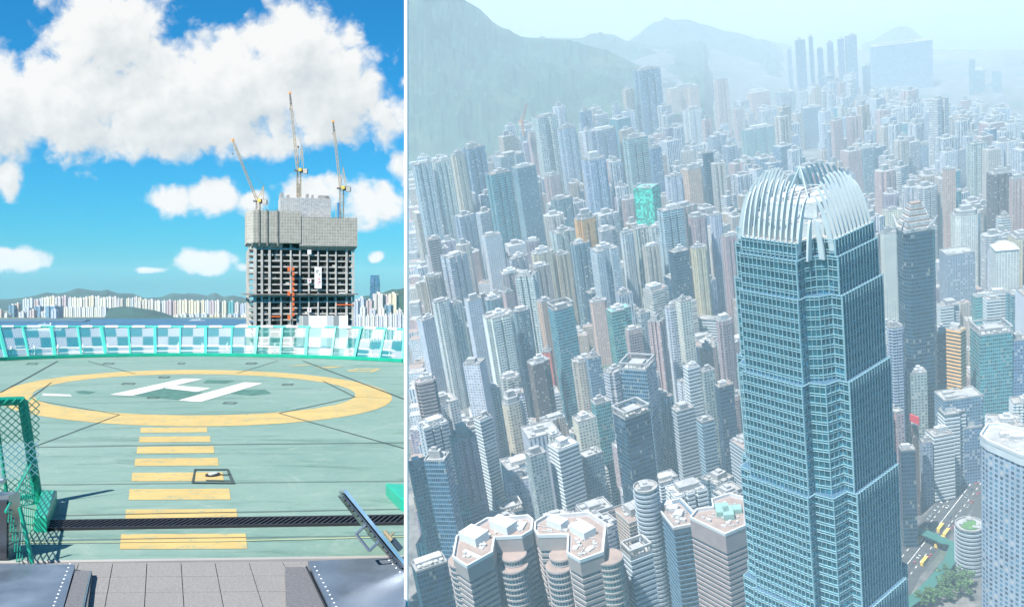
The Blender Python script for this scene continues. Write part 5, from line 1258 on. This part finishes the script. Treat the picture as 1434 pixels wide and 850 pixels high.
# right of the glass skyscraper
lm(1282, 56, 320, 290, 'dark', "dark navy tower with flared pointed crown right of the skyscraper", 'oct', 'res', base=642, yb=560, rot=24, crown='flare', name="office_tower", cat_="office tower")
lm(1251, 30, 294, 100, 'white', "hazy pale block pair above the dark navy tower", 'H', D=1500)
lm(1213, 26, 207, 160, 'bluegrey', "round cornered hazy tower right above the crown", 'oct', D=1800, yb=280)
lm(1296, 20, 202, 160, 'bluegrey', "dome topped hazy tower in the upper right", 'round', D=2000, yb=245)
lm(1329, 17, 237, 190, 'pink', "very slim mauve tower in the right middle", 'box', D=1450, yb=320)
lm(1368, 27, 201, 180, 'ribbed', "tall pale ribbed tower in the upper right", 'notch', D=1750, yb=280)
lm(1399, 32, 242, 190, 'brown', "broad dusky violet tower in the upper right", 'notch', D=1500, yb=310)
lm(1424, 20, 250, 185, 'pink', "violet tower against the right border, upper part", 'notch', D=1480, yb=310)
lm(1352, 42, 299, 120, 'white', "white dome shouldered tower with louvred side", 'oct', D=1420, yb=345, crown='steps', roof='l')
lm(1406, 22, 304, 110, 'white', "eight sided white tower with level bands at right", 'oct', 'band', D=1480, yb=330)
lm(1407, 36, 347, 150, 'white', "pale tower with a white pyramid roof at right", 'box', D=1260, yb=400, rot=14, crown='pyramid', roof='l', asp=1)
lm(1340, 46, 352, 110, 'grey', "podium block with a big white roof deck at right", 'box', D=1320, yb=390, rot=22, roof='l', crown='none')
lm(1244, 22, 326, 150, 'white', "tall pale slab touching the skyscraper's right shoulder", 'box', D=1160, yb=440, rot=20)
lm(1253, 24, 457, 150, 'grey', "grey zigzag walled tower squeezed right of the skyscraper", 'cross', 'slab', base=665, yb=560)
lm(1327, 32, 426, 100, 'white', "white stair gabled block right of the dark navy tower", 'step', 'band', D=1180, yb=455)
lm(1339, 24, 461, 150, 'orange', "golden orange slab tower lit by the sun", 'box', 'band', base=655, yb=535, rot=-26, roof='l')
lm(1318, 22, 464, 130, 'brown', "dark reddish block left of the golden orange slab", 'box', base=606, yb=540)
lm(1372, 20, 414, 120, 'teal', "pale green tower above the white framed glass one", 'box', D=1160, yb=450, roof='t')
lm(1389, 22, 418, 125, 'white', "white office block right of the pale green tower", 'box', 'band', D=1150, yb=455)
lm(1388, 54, 462, 180, 'teal', "green glass tower under a thick white roof frame", 'box', base=640, yb=590, rot=22, crown='frame', roof='l', name="office_tower", cat_="office tower")
lm(1425, 26, 474, 140, 'bluegrey', "blue grey tower cut by the right border above the hotel", 'box', base=640, yb=560)
lm(1342, 62, 552, 120, 'bluegrey', "wide glass topped block with a flared flat roof", 'box', base=668, yb=580, rot=24, roof='l', crown='none', asp=.6)
lm(1333, 38, 575, 110, 'white', "grey white terraced block below the flared roof one", 'step', 'band', base=676, yb=640, rot=24)
lm(1284, 26, 520, 120, 'grey', "plain pale blue walled tower at the dark navy tower's foot", 'box', base=656, yb=570, rot=15)
lm(1316, 36, 606, 120, 'white', "white tower striped with level sunshade bands", 'box', 'band', base=696, yb=690, rot=28)
lm(1297, 16, 618, 105, 'grey', "narrow gridded block left of the sunshade striped tower", 'box', base=704, yb=700, rot=20)
lm(1270, 22, 628, 120, 'dark', "black walled tower beside the skyscraper's lower right", 'box', base=762, yb=730, rot=12, roof='l')
o = lm(1281, 10, 594, 135, 'brown', "dark tower bearing a red rooftop sign", 'box', base=720, yb=640, rot=15)
lm(1358, 32, 595, 120, 'bluegrey', "blue tower behind the white sunshade striped one", 'box', base=672, yb=650, rot=25)
# round garden-roofed pavilion
p = c_z(1358, 735, 42)
SCREEN.append((1262, 1376, 665, 900, 1500))
o = tower(p.x, p.y, 0, p.z, 22, 22, 0, 'round', 'grey', 'band', 'l', 'none', name="round_building"); tag(o, "round low building with a green roof garden beside the road", "round building"); OBST.append((p.x, p.y, 24)); SCREEN.append((1340, 1380, 715, 790, 560))
b = MB(); b.prism(plan('round', 15, 15), p.z + .1, p.z + .8, 0); e = b.build("roof_garden", mat("roof_lawn", (.07, .17, .05), .95, var=.4, scale=.3)); e.parent = o
# signs
M_red2 = mat('red_sign', (.62, .05, .06), .6)
b = MB(); b.box(-5, 5, -.4, .4, 0, 7); q = c_z(1281, 720, 0); q = c_d(1281, 592, math.hypot(q.x, q.y) - 9); o = b.build("rooftop_sign", M_red2, None, MC @ Matrix.Translation(q) @ Matrix.Rotation(-.7, 4, 'Z')); tag(o, "plain red rooftop billboard right of the skyscraper", "billboard")
# orange tower crane on the slope
b = MB(); q = c_d(734, 192, 1740); lattice(b, (0, 0, 0), (0, 0, 26), 2.6, 2.6, 6, .5); lattice(b, (0, 0, 26), (14, 0, 58), 2.2, 1, 9, .4); b.box(-6, 0, -1.5, 1.5, 24, 28); b.beam((-3, 0, 28), (0, 0, 38), .4)
tag(b.build("luffing_crane", mat("faded_orange_crane", (.62, .30, .16), .6), None, MC @ Matrix.Translation(q)), "small orange crane on the slope under the big hill", "tower crane")
# =================================================================== STREETS
M_asph = mat("asphalt", (.055, .058, .062), .9, var=.25, scale=.2)
M_line = mat("road_line_paint", (.7, .7, .68), .7)
M_gb = mat("green_walkway_roof", (.03, .13, .11), .6, var=.15, scale=.1)
def strip(name, pts, w, z, m, h=None, lab=None, cat_=None):
    P = [c_z(x, y, z) for x, y in pts]; P = [Vector((p.x, p.y)) for p in P]; L, Rr = [], []
    for i, p in enumerate(P):
        d = (P[min(i + 1, len(P) - 1)] - P[max(0, i - 1)]).normalized(); n_ = Vector((-d.y, d.x)); L.append(p + n_ * w / 2); Rr.append(p - n_ * w / 2)
    b = MB()
    for i in range(len(P) - 1):
        if h: b.prism([tuple(Rr[i]), tuple(Rr[i + 1]), tuple(L[i + 1]), tuple(L[i])], z - h, z, 0, None, True, True)
        else: b.face([(*Rr[i], z), (*Rr[i + 1], z), (*L[i + 1], z), (*L[i], z)])
    o = b.build(name, m, None, MC); return P, tag(o, lab, cat_, kind=None if lab else 'structure')
RP, _ = strip("main_road", [(1230, 860), (1262, 800), (1290, 765), (1320, 728), (1350, 690), (1375, 655), (1400, 615), (1440, 560)], 30, .3, M_asph)
strip("slip_road", [(1240, 900), (1290, 838), (1320, 800), (1350, 762), (1380, 700), (1400, 660)], 12, .31, M_asph)
strip("side_street", [(930, 655), (965, 682), (1000, 712), (1040, 750)], 16, .3, M_asph)
strip("side_street", [(722, 850), (744, 760), (752, 700), (760, 650)], 12, .3, mat("sunlit_paving", (.40, .34, .27), .9, var=.35, scale=.2))
for off in (-7.5, 0, 7.5):
    b = MB()
    for i in range(len(RP) - 1):
        a, c = RP[i], RP[i + 1]; d = (c - a); n_ = Vector((-d.y, d.x)).normalized(); L = d.length; t = 0
        while t < L - 3:
            p = a + d * (t / L) + n_ * off; q = p + d.normalized() * (4 if off else 9.5); b.face([(*(p - n_ * .25), .34), (*(q - n_ * .25), .34), (*(q + n_ * .25), .34), (*(p + n_ * .25), .34)]); t += 10
    tag(b.build("lane_line", M_line, None, MC), kind='structure')
P2, o = strip("covered_footbridge", [(1275, 738), (1300, 747), (1322, 757), (1338, 762), (1330, 785), (1308, 812), (1285, 834), (1262, 850), (1240, 862)], 9, 9, M_gb, .8, "long green roofed footbridge bending over the wide road", "footbridge")
b = MB()
for p in P2: b.beam((p.x, p.y, 0), (p.x, p.y, 8.2), .6, 0, 8)
e = b.build("pier", BM['grey'], None, MC); e.parent = o; e.matrix_parent_inverse = MC.inverted()
P3, o = strip("elevated_walkway", [(935, 648), (960, 668), (985, 690), (1008, 708)], 7, 8, BM['grey'], 1, "pale elevated walkway crossing the side street by the pink tower", "walkway")
def car(px, py, col, lab, bus=False, ri=0):
    i, t = divmod(ri, 1)
    k = min(int(i), len(RP) - 2); a, c = RP[k], RP[k + 1]; d = (c - a).normalized(); p = a.lerp(c, t) + Vector((-d.y, d.x)) * px
    M = MC @ Matrix.Translation((p.x, p.y, .35)) @ Matrix.Rotation(math.atan2(d.y, d.x), 4, 'Z'); b = MB(); L, w_, h = (11, 2.5, 4.0) if bus else (4.6, 1.9, .8)
    prof = [(-L / 2, .35), (L / 2, .35), (L / 2, h * .8), (L / 2 - .4, h), (-L / 2 + .2, h), (-L / 2, h * .85)]
    b.face([(x, -w_ / 2, z_) for x, z_ in prof]); b.face([(x, w_ / 2, z_) for x, z_ in prof][::-1])
    for j in range(6):
        q, r = prof[j], prof[(j + 1) % 6]; b.face([(q[0], -w_ / 2, q[1]), (q[0], w_ / 2, q[1]), (r[0], w_ / 2, r[1]), (r[0], -w_ / 2, r[1])])
    o = b.build("bus" if bus else "car", col, None, M); tag(o, lab, "bus" if bus else "car", "vehicles on the wide road")
    b = MB()
    if not bus:
        q0 = [(-1.7, -.85), (1.1, -.85), (1.1, .85), (-1.7, .85)]; q1 = [(-1.3, -.7), (.5, -.7), (.5, .7), (-1.3, .7)]; b.prism(q0, .8, 1.42, 0, None, True, False, q1)
    else: b.box(-5.3, 5.3, -1.28, 1.28, 1.3, 2.0); b.box(-5.3, 5.3, -1.28, 1.28, 2.8, 3.5)
    e = b.build("windows", M_bwin); e.parent = o
    b = MB()
    for sx in (-.3, .3):
        for sy in (-1, 1): b.beam((sx * L, sy * w_ * .5, .35), (sx * L, sy * w_ * .42, .35), .35, 0, 8)
    e = b.build("wheel", M_blk); e.parent = o
CC = {'white': mat("white_car_paint", (.8, .8, .8), .3), 'silver': mat("silver_car_paint", (.5, .52, .55), .3, .4), 'red': mat("red_car_paint", (.55, .05, .04), .3), 'dark': mat("dark_car_paint", (.04, .05, .07), .3), 'yellow': mat("yellow_bus_paint", (.75, .52, .10), .4)}
rc = random.Random(21); cn = {}
cols = ['white', 'silver', 'red', 'dark']
slots = sorted([(1 + 5.6 * i / 60 + rc.uniform(-.03, .03), rc.choice([-11, -4, 4, 11])) for i in range(60)])
pend = []
for ri, lane in slots: pend.append((ri, lane, rc.choice(cols) if rc.random() > .15 else 'yellow'))
for ri, lane, c_ in pend:
    cn[c_] = cn.get(c_, 0) + 1; k = cn[c_]; tot = sum(1 for q in pend if q[2] == c_)
    nm = "bus" if c_ == 'yellow' else "car"
    lb = f"{c_} {nm} on the wide road, " + ("nearest its lower end" if k == 1 else f"{ORD[k - 1] if k <= 20 else str(k) + 'th'} {c_} {nm} up from the lower end")
    car(lane, 0, CC[c_], lb, c_ == 'yellow', ri)
# =================================================================== TREES BY THE ROAD
def leafmat(name, col):
    m, n, bs = newmat(name); oi = n.new('ShaderNodeNewGeometry'); c = n.mix(oi.outputs['Random Per Island'], tuple(x * .5 for x in col), tuple(x * 1.5 for x in col)); n.l.new(c, bs.inputs['Base Color']); bs.inputs['Roughness'].default_value = .8; return m
M_leaf = leafmat("broad_leaves", (.06, .13, .035)); M_bark = mat("bark", (.12, .09, .06), .9)
def tree(px, py, r, label, seed):
    rt = random.Random(seed); p = c_z(px, py, 0); root = empty("street_tree", M=MC @ Matrix.Translation((p.x, p.y, .3))); tag(root, label, "tree", "trees beside the wide road")
    b = MB(); b.beam((0, 0, 0), (0, 0, r * .8), r * .08, 0, 6, r * .05)
    for k in range(4): t = k * 1.6; b.beam((0, 0, r * .6), (r * .5 * math.cos(t), r * .5 * math.sin(t), r * 1.3), r * .04, 0, 4, r * .02)
    e = b.build("trunk", M_bark); e.parent = root; b = MB()
    cl = [Vector((rt.gauss(0, .42), rt.gauss(0, .42), rt.gauss(0, .22))) * r for _ in range(16)]
    for _ in range(520):
        c = rt.choice(cl); v = Vector((rt.gauss(0, 1), rt.gauss(0, 1), rt.gauss(0, .8))).normalized() * r * .33 * rt.random() ** .4 + c + Vector((0, 0, r * 1.25))
        s = r * rt.uniform(.05, .10); q = Vector((rt.gauss(0, 1), rt.gauss(0, 1), 1.2)).to_track_quat('Z', 'Y')
        b.face([v + q @ Vector((-s, -s, 0)), v + q @ Vector((s, -s, 0)), v + q @ Vector((s, s, s * .4)), v + q @ Vector((-s, s, 0))])
    e = b.build("crown", M_leaf); e.parent = root
T_ = [(1310, 836), (1322, 826), (1334, 818), (1298, 848), (1326, 842), (1345, 836), (1352, 822)]
for i, (x, y) in enumerate(T_):
    tree(x, y, 6 + (i * 37 % 4), f"leafy street tree beside the footbridge, {ORD[i] + ' counted upwards' if i else 'the lowest one'}", i)
for i, (x, y) in enumerate([(976, 655), (985, 662), (958, 650), (1010, 690)]): tree(x, y, 7, f"dark green tree by the side street, {['leftmost but one', 'right of the next one', 'leftmost', 'nearest the pink tower'][i]}", 50 + i)
# =================================================================== THE OTHER BUILDINGS
FW = dict(vstripe='column windowed', hstripe='ribbon windowed', tan='tan', violet='mauve', white='white', ribbed='pale ribbed', cream='cream', pink='pinkish', grey='grey', bluegrey='blue grey', teal='teal glass', blue='blue glass', dark='dark glass', brown='brown', orange='orange', beige='beige')
PW = dict(cross='cross shaped', notch='notched', oct='eight sided', step='stepped', H='double winged', box='boxy', round='round')
def clear(x, y, r, grow=1.0): return all((x - a) ** 2 + (y - c) ** 2 > ((r + q) * grow) ** 2 for a, c, q in OBST)
def near_road(x, y):
    for a, c in zip(RP, RP[1:]):
        d = c - a; t = max(0, min(1, ((x - a.x) * d.x + (y - a.y) * d.y) / d.length_squared)); q = a + d * t
        if (x - q.x) ** 2 + (y - q.y) ** 2 < 34 ** 2: return True
    return False
rq = random.Random(77); GEN = []
def fits(x, y, z0, h, r):
    """shrinks a building until it hides none of the named ones behind it"""
    for _ in range(8):
        px, py, wy = proj((x, y, z0 + h)); rp = r / wy * FPX; D = math.hypot(x, y); bad = False
        for a, c, yt, yb, DD in SCREEN:
            if D < DD - 10 and px + rp > a + 2 and px - rp < c - 2 and py < yb - 6 and not (px + rp < a + 4 or px - rp > c - 4):
                bad = True; break
        if not bad: return h
        h *= .78
        if h < 14: return 0
    return 0
sp_ = 35.5; th = R_(24)
cand = []
for i in range(-60, 120):
    for j in range(-60, 140):
        gx, gy = i * sp_, j * sp_
        x = gx * math.cos(th) - gy * math.sin(th) + rq.uniform(-7, 7); y = gx * math.sin(th) + gy * math.cos(th) + rq.uniform(-7, 7)
        D = math.hypot(x, y)
        if D < 380 or D > 4200 or y < 100: continue
        cand.append((D, x, y))
cand.sort(); far_b = [MB() for _ in range(1)]; slots_ = ['white', 'ribbed', 'cream', 'pink', 'vstripe', 'bluegrey', 'teal', 'hstripe', 'tan', 'violet', 'grey']; nf = 0
FB = MB()
for D, x, y in cand:
    pk = rq.choices(['cross', 'notch', 'H', 'box', 'oct', 'step'], [5, 4, 2, 4, 1, 2])[0]
    w = rq.uniform(17, 30); asp = rq.uniform(.6, 1.0)
    low = rq.random() < (.42 if D < 1100 else .25); h = rq.uniform(25, 70) if low else rq.uniform(80, 150) + (rq.random() < .1) * 40
    if D > 2300: h *= .95
    green = mnoise.noise(Vector((x * .0016, y * .0016, 5))) > .36 and D > 1000
    fac = rq.choices(['white', 'ribbed', 'cream', 'pink', 'grey', 'bluegrey', 'teal', 'blue', 'dark', 'brown', 'vstripe', 'hstripe', 'tan', 'violet'], [8, 5, 8, 7, 3, 3, 1.6, 1.6, 1.0, 2, 6, 5, 5, 3])[0]
    rot = th + rq.choice([0, 0, R_(90), R_(45)]) * 0 + R_(rq.gauss(0, 9)) + (R_(18) if x < 0 else 0)
    z0 = G(x, y); px, py, wy = proj((x, y, z0 + h)); bx_, by_, _ = proj((x, y, z0))
    rad = w * .62; m_ = rad / wy * FPX
    if green: continue
    if px - m_ < 572.5 or bx_ - m_ < 572.5 or px > 1500 or by_ < 60 or py > 905: continue
    # stay off the wooded hills
    if D > 2050 and px < 830 + (D - 2050) * .42 and px < 1140: continue
    if D > 1500 and px < 700 and py < 215: continue
    if near_road(x, y) or not clear(x, y, w * .5): continue
    h = fits(x, y, z0, h, w * .55)
    if h == 0: continue
    px, py, wy = proj((x, y, z0 + h))
    if px > 1285 and py < 128 + (px - 1285) * .12 + rq.uniform(0, 22) or px > 1080 and py < 84 + rq.uniform(0, 25) or py < 70: continue
    if D < 1560 and len(GEN) < 240:
        style = 'band' if (rq.random() < (.30 if D < 1000 else .08)) else ('slab' if rq.random() < (.4 if D < 1000 else .12) else 'res')
        if fac in ('teal', 'blue', 'dark'): style = 'res'
        if style == 'band' and fac not in BM: fac = rq.choice(['white', 'grey', 'pink'])
        o = tower(x, y, z0, h, w, w * asp, rot, pk, fac, style, rq.choice(['d', 'd', 'l', 'l', 'b']), 'plant' if not low or rq.random() < .5 else 'none', rq)
        GEN.append((o, px, py, fac, pk, low, D))
    else:
        nf += 1
        c_, s_ = math.cos(rot), math.sin(rot); pl_ = [(x + a * c_ - b_ * s_, y + a * s_ + b_ * c_) for a, b_ in plan(pk, w, w * asp)]
        mi = slots_.index(fac) if fac in slots_ else 4; FB.prism(pl_, z0 - 30, z0 + h, mi, 11); Mx = Matrix.Translation((x, y, 0)) @ Matrix.Rotation(rot, 4, 'Z')
        if D < 3200: FB.box(-w * .2, w * .15, -w * .15 * asp, w * .2 * asp, z0 + h, z0 + h + rq.uniform(4, 9), 11, Mx, False); FB.box(w * .2, w * .35, -w * .3 * asp, w * .3 * asp, z0 + h, z0 + h + rq.uniform(1, 3), 11, Mx, False)
    OBST.append((x, y, w * .36))
# small old blocks filling the gaps between the towers
for i in range(-70, 110):
    for j in range(10, 110):
        x = i * 25.0 * math.cos(.2) - j * 25.0 * math.sin(.2) + rq.uniform(-5, 5); y = i * 25.0 * math.sin(.2) + j * 25.0 * math.cos(.2) + rq.uniform(-5, 5); D = math.hypot(x, y)
        if D < 480 or D > 2300: continue
        if mnoise.noise(Vector((x * .0016, y * .0016, 5))) > .36 and D > 1000: continue
        w = rq.uniform(10, 20); h = rq.uniform(10, 42); z0 = G(x, y); px, py, wy = proj((x, y, z0 + h)); bx_, by_, _ = proj((x, y, z0)); m_ = w * .75 / wy * FPX
        if min(px, bx_) - m_ < 572.5 or px > 1470 or py > 900 or near_road(x, y) or not clear(x, y, w * .4): continue
        if 1262 < px < 1376 and 665 < py < 900 or D > 1500 and px < 700 and py < 215: continue
        rot = rq.uniform(.1, .6); c_, s_ = math.cos(rot), math.sin(rot); pl_ = [(x + a * c_ - b_ * s_, y + a * s_ + b_ * c_) for a, b_ in plan(rq.choice(['box', 'step', 'box']), w, w * rq.uniform(.6, 1))]
        FB.prism(pl_, z0 - 30, z0 + h, rq.choice([0, 2, 3, 4, 7, 8, 8, 9, 10]), rq.choice([11, 12, 13])); Mx = Matrix.Translation((x, y, 0)) @ Matrix.Rotation(rot, 4, 'Z')
        for _ in range(2): a_, b_ = rq.uniform(-.3, .3) * w, rq.uniform(-.2, .2) * w; FB.box(a_ - 1.5, a_ + rq.uniform(1, 3), b_ - 1.2, b_ + 1.5, z0 + h, z0 + h + rq.uniform(1, 3.5), rq.choice([0, 11, 12]), Mx, False)
        nf += 1
# blocks along the left rim of the district
D = 500.0
while D < 2300:
    for k in range(2):
        w = rq.uniform(13, 20); h = rq.uniform(14, 60) if k == 0 else rq.uniform(10, 34); rot = rq.uniform(.1, .5); q = c_d(592, 500, D + k * 9); x, y = q.x - 30, q.y
        for _ in range(60):
            c_, s_ = math.cos(rot), math.sin(rot); pl_ = [(x + a * c_ - b_ * s_, y + a * s_ + b_ * c_) for a, b_ in plan('box', w, w * .8)]; z0 = G(x, y)
            if min(min(proj((a, b_, z0 + h))[0], proj((a, b_, z0 - 5))[0]) for a, b_ in pl_) > 571.5 + k * 9: break
            x += 2.0
        if clear(x, y, w * .3): FB.prism(pl_, z0 - 5, z0 + h, rq.choice([0, 2, 3, 4, 7, 8, 9]), rq.choice([11, 12, 13])); OBST.append((x, y, w * .3)); nf += 1
    D += 19
tag(FB.build("distant_city", [W[k] for k in slots_] + [RF['l'], RF['d'], RF['b']], None, MC), kind='stuff')
print("GENERIC", len(GEN), "FAR", nf, "LM", len(LMS))
# labels: each is tied to the nearest named building, its direction from it and its rank there
used = {}
ACR = [q for q in LMS]
for o, px, py, fac, pk, low, D in sorted(GEN, key=lambda q: q[6]):
    best = min(ACR, key=lambda q: (q[0] - px) ** 2 + (q[1] - py) ** 2)
    dx, dy = px - best[0], py - best[1]
    dr = ("right of" if dx > 0 else "left of") if abs(dx) > abs(dy) else ("below" if dy > 0 else "above")
    head = f"{'low' if low else 'tall'} {FW[fac]} {PW[pk]} block"; a = ' '.join(best[2].split()[:9])
    for st in (' with', ' in', ' of', ' at', ' the', ' and', ' under', ' by', ' before', ' beside', ' below', ' to', ' a', ' behind', ' right', ' left', ' its', ' above', ' from'):
        pass
    key = (head, dr, a); used.setdefault(key, []).append(o); o['_k'] = 1
    o['_h'] = head; o['_d'] = dr; o['_a'] = a
for key, L in used.items():
    for i, o in enumerate(L):
        anchor = key[2].split(); stop = {'with', 'in', 'of', 'at', 'the', 'and', 'under', 'by', 'before', 'beside', 'below', 'to', 'a', 'behind', 'right', 'left', 'its', 'above', 'from', 'beneath', 'standing', 'wrapped', 'all', 'over', 'rising', 'white', 'big', 'round', 'bright', 'flat', 'thin', 'bold', 'topping', 'roof', 'twin', 'stepped'}
        n_ = 16 - len(key[0].split()) - len(key[1].split()) - 1 - (1 if i else 0)
        anchor = anchor[:max(4, n_)]
        while anchor and anchor[-1] in stop: anchor.pop()
        lb = (ORD[i] + ' ' if i else '') + f"{key[0]} {key[1]} the {' '.join(anchor)}"
        for k in ('_k', '_h', '_d', '_a'): del o[k]
        tag(o, lb, "tower block", "buildings packed through the city")
seen = {}
for o in bpy.data.objects:
    l = o.get('label')
    if l and not o.parent:
        if l in seen and o.get('group') == "buildings packed through the city":
            px, py, _ = proj(MC.inverted() @ o.matrix_world.translation); w_ = l.split(); l2 = ' '.join(w_[:13]) + f", {'upper' if py < seen[l] else 'lower'} one"; o['label'] = l2; seen[l2] = py
        else: seen[l] = 400
# =================================================================== HAZE
def haze(name, V, dens, col, aniso=.2):
    b = MB()
    for f in ((3, 2, 1, 0), (4, 5, 6, 7), (0, 1, 5, 4), (1, 2, 6, 5), (2, 3, 7, 6), (3, 0, 4, 7)): b.face([V[i] for i in f])
    m = bpy.data.materials.new(name + "_air"); m.use_nodes = True; t = m.node_tree; t.nodes.clear()
    o_ = t.nodes.new('ShaderNodeOutputMaterial'); v = t.nodes.new('ShaderNodeVolumePrincipled'); v.inputs['Density'].default_value = dens; v.inputs['Color'].default_value = (*col, 1); v.inputs['Anisotropy'].default_value = aniso
    t.links.new(v.outputs[0], o_.inputs['Volume'])
    o = b.build("haze" if name != "sea_mist" else "sea_mist", m); me = o.data; bm = bmesh.new(); bm.from_mesh(me); bmesh.ops.remove_doubles(bm, verts=bm.verts, dist=1e-3); bmesh.ops.recalc_face_normals(bm, faces=bm.faces); bm.to_mesh(me); bm.free()
    tag(o, kind='stuff'); return o
# city: slab of air between the city's ground and just above the eye, closed on the left by the plane the mast stands in
a0 = math.atan((570.2 - CX) / FPX); n0 = Vector((math.cos(a0), -math.sin(a0), 0)); d0 = Vector((math.sin(a0), math.cos(a0), 0))
def on_plane(s, z, side):
    """world point on the dividing plane (side=0) or far to the right (side=1), at forward distance s and city height z"""
    base = d0 * s + Vector((.02, 0, EYE)); p = base + n0 * (side * (6000 + s * 1.2))
    # move vertically until the city height is z
    h = (p - MC.translation).dot(cU); return p + Vector((0, 0, (z - h) / cU.z))
V = []
for z in (-60, HC + 190):
    V += [on_plane(-5, z, 0), on_plane(-5, z, 1), on_plane(14000, z, 1), on_plane(14000, z, 0)]
haze("city", V, 1.95e-4, (.65, .88, 1.0), -.3)
V = []
for z in (-50, HC + 187):
    V += [on_plane(1300, z, 0) + n0 * 1, on_plane(1300, z, 1), on_plane(13900, z, 1), on_plane(13900, z, 0) + n0 * 1]
haze("far", V, 2.25e-4, (.97, .98, 1.0), -.3)
V = []
for z in (-40, HC + 185):
    V += [on_plane(4600, z, 0) + n0 * 2, on_plane(4600, z, 1), on_plane(13800, z, 1), on_plane(13800, z, 0) + n0 * 2]
haze("sea_mist", V, 9.0e-4, (1, .99, 1), -.25)
# harbour: thinner air over the far water
V = []
for z in (SEA - 1.5, 260):
    V += [(-6000, 1100, z), (cut(1100) - .5, 1100, z), (cut(12000) - .5, 12000, z), (-16000, 12000, z)]
haze("harbour", [Vector(v) for v in V], 3.8e-5, (.66, .88, 1.0), -.2)
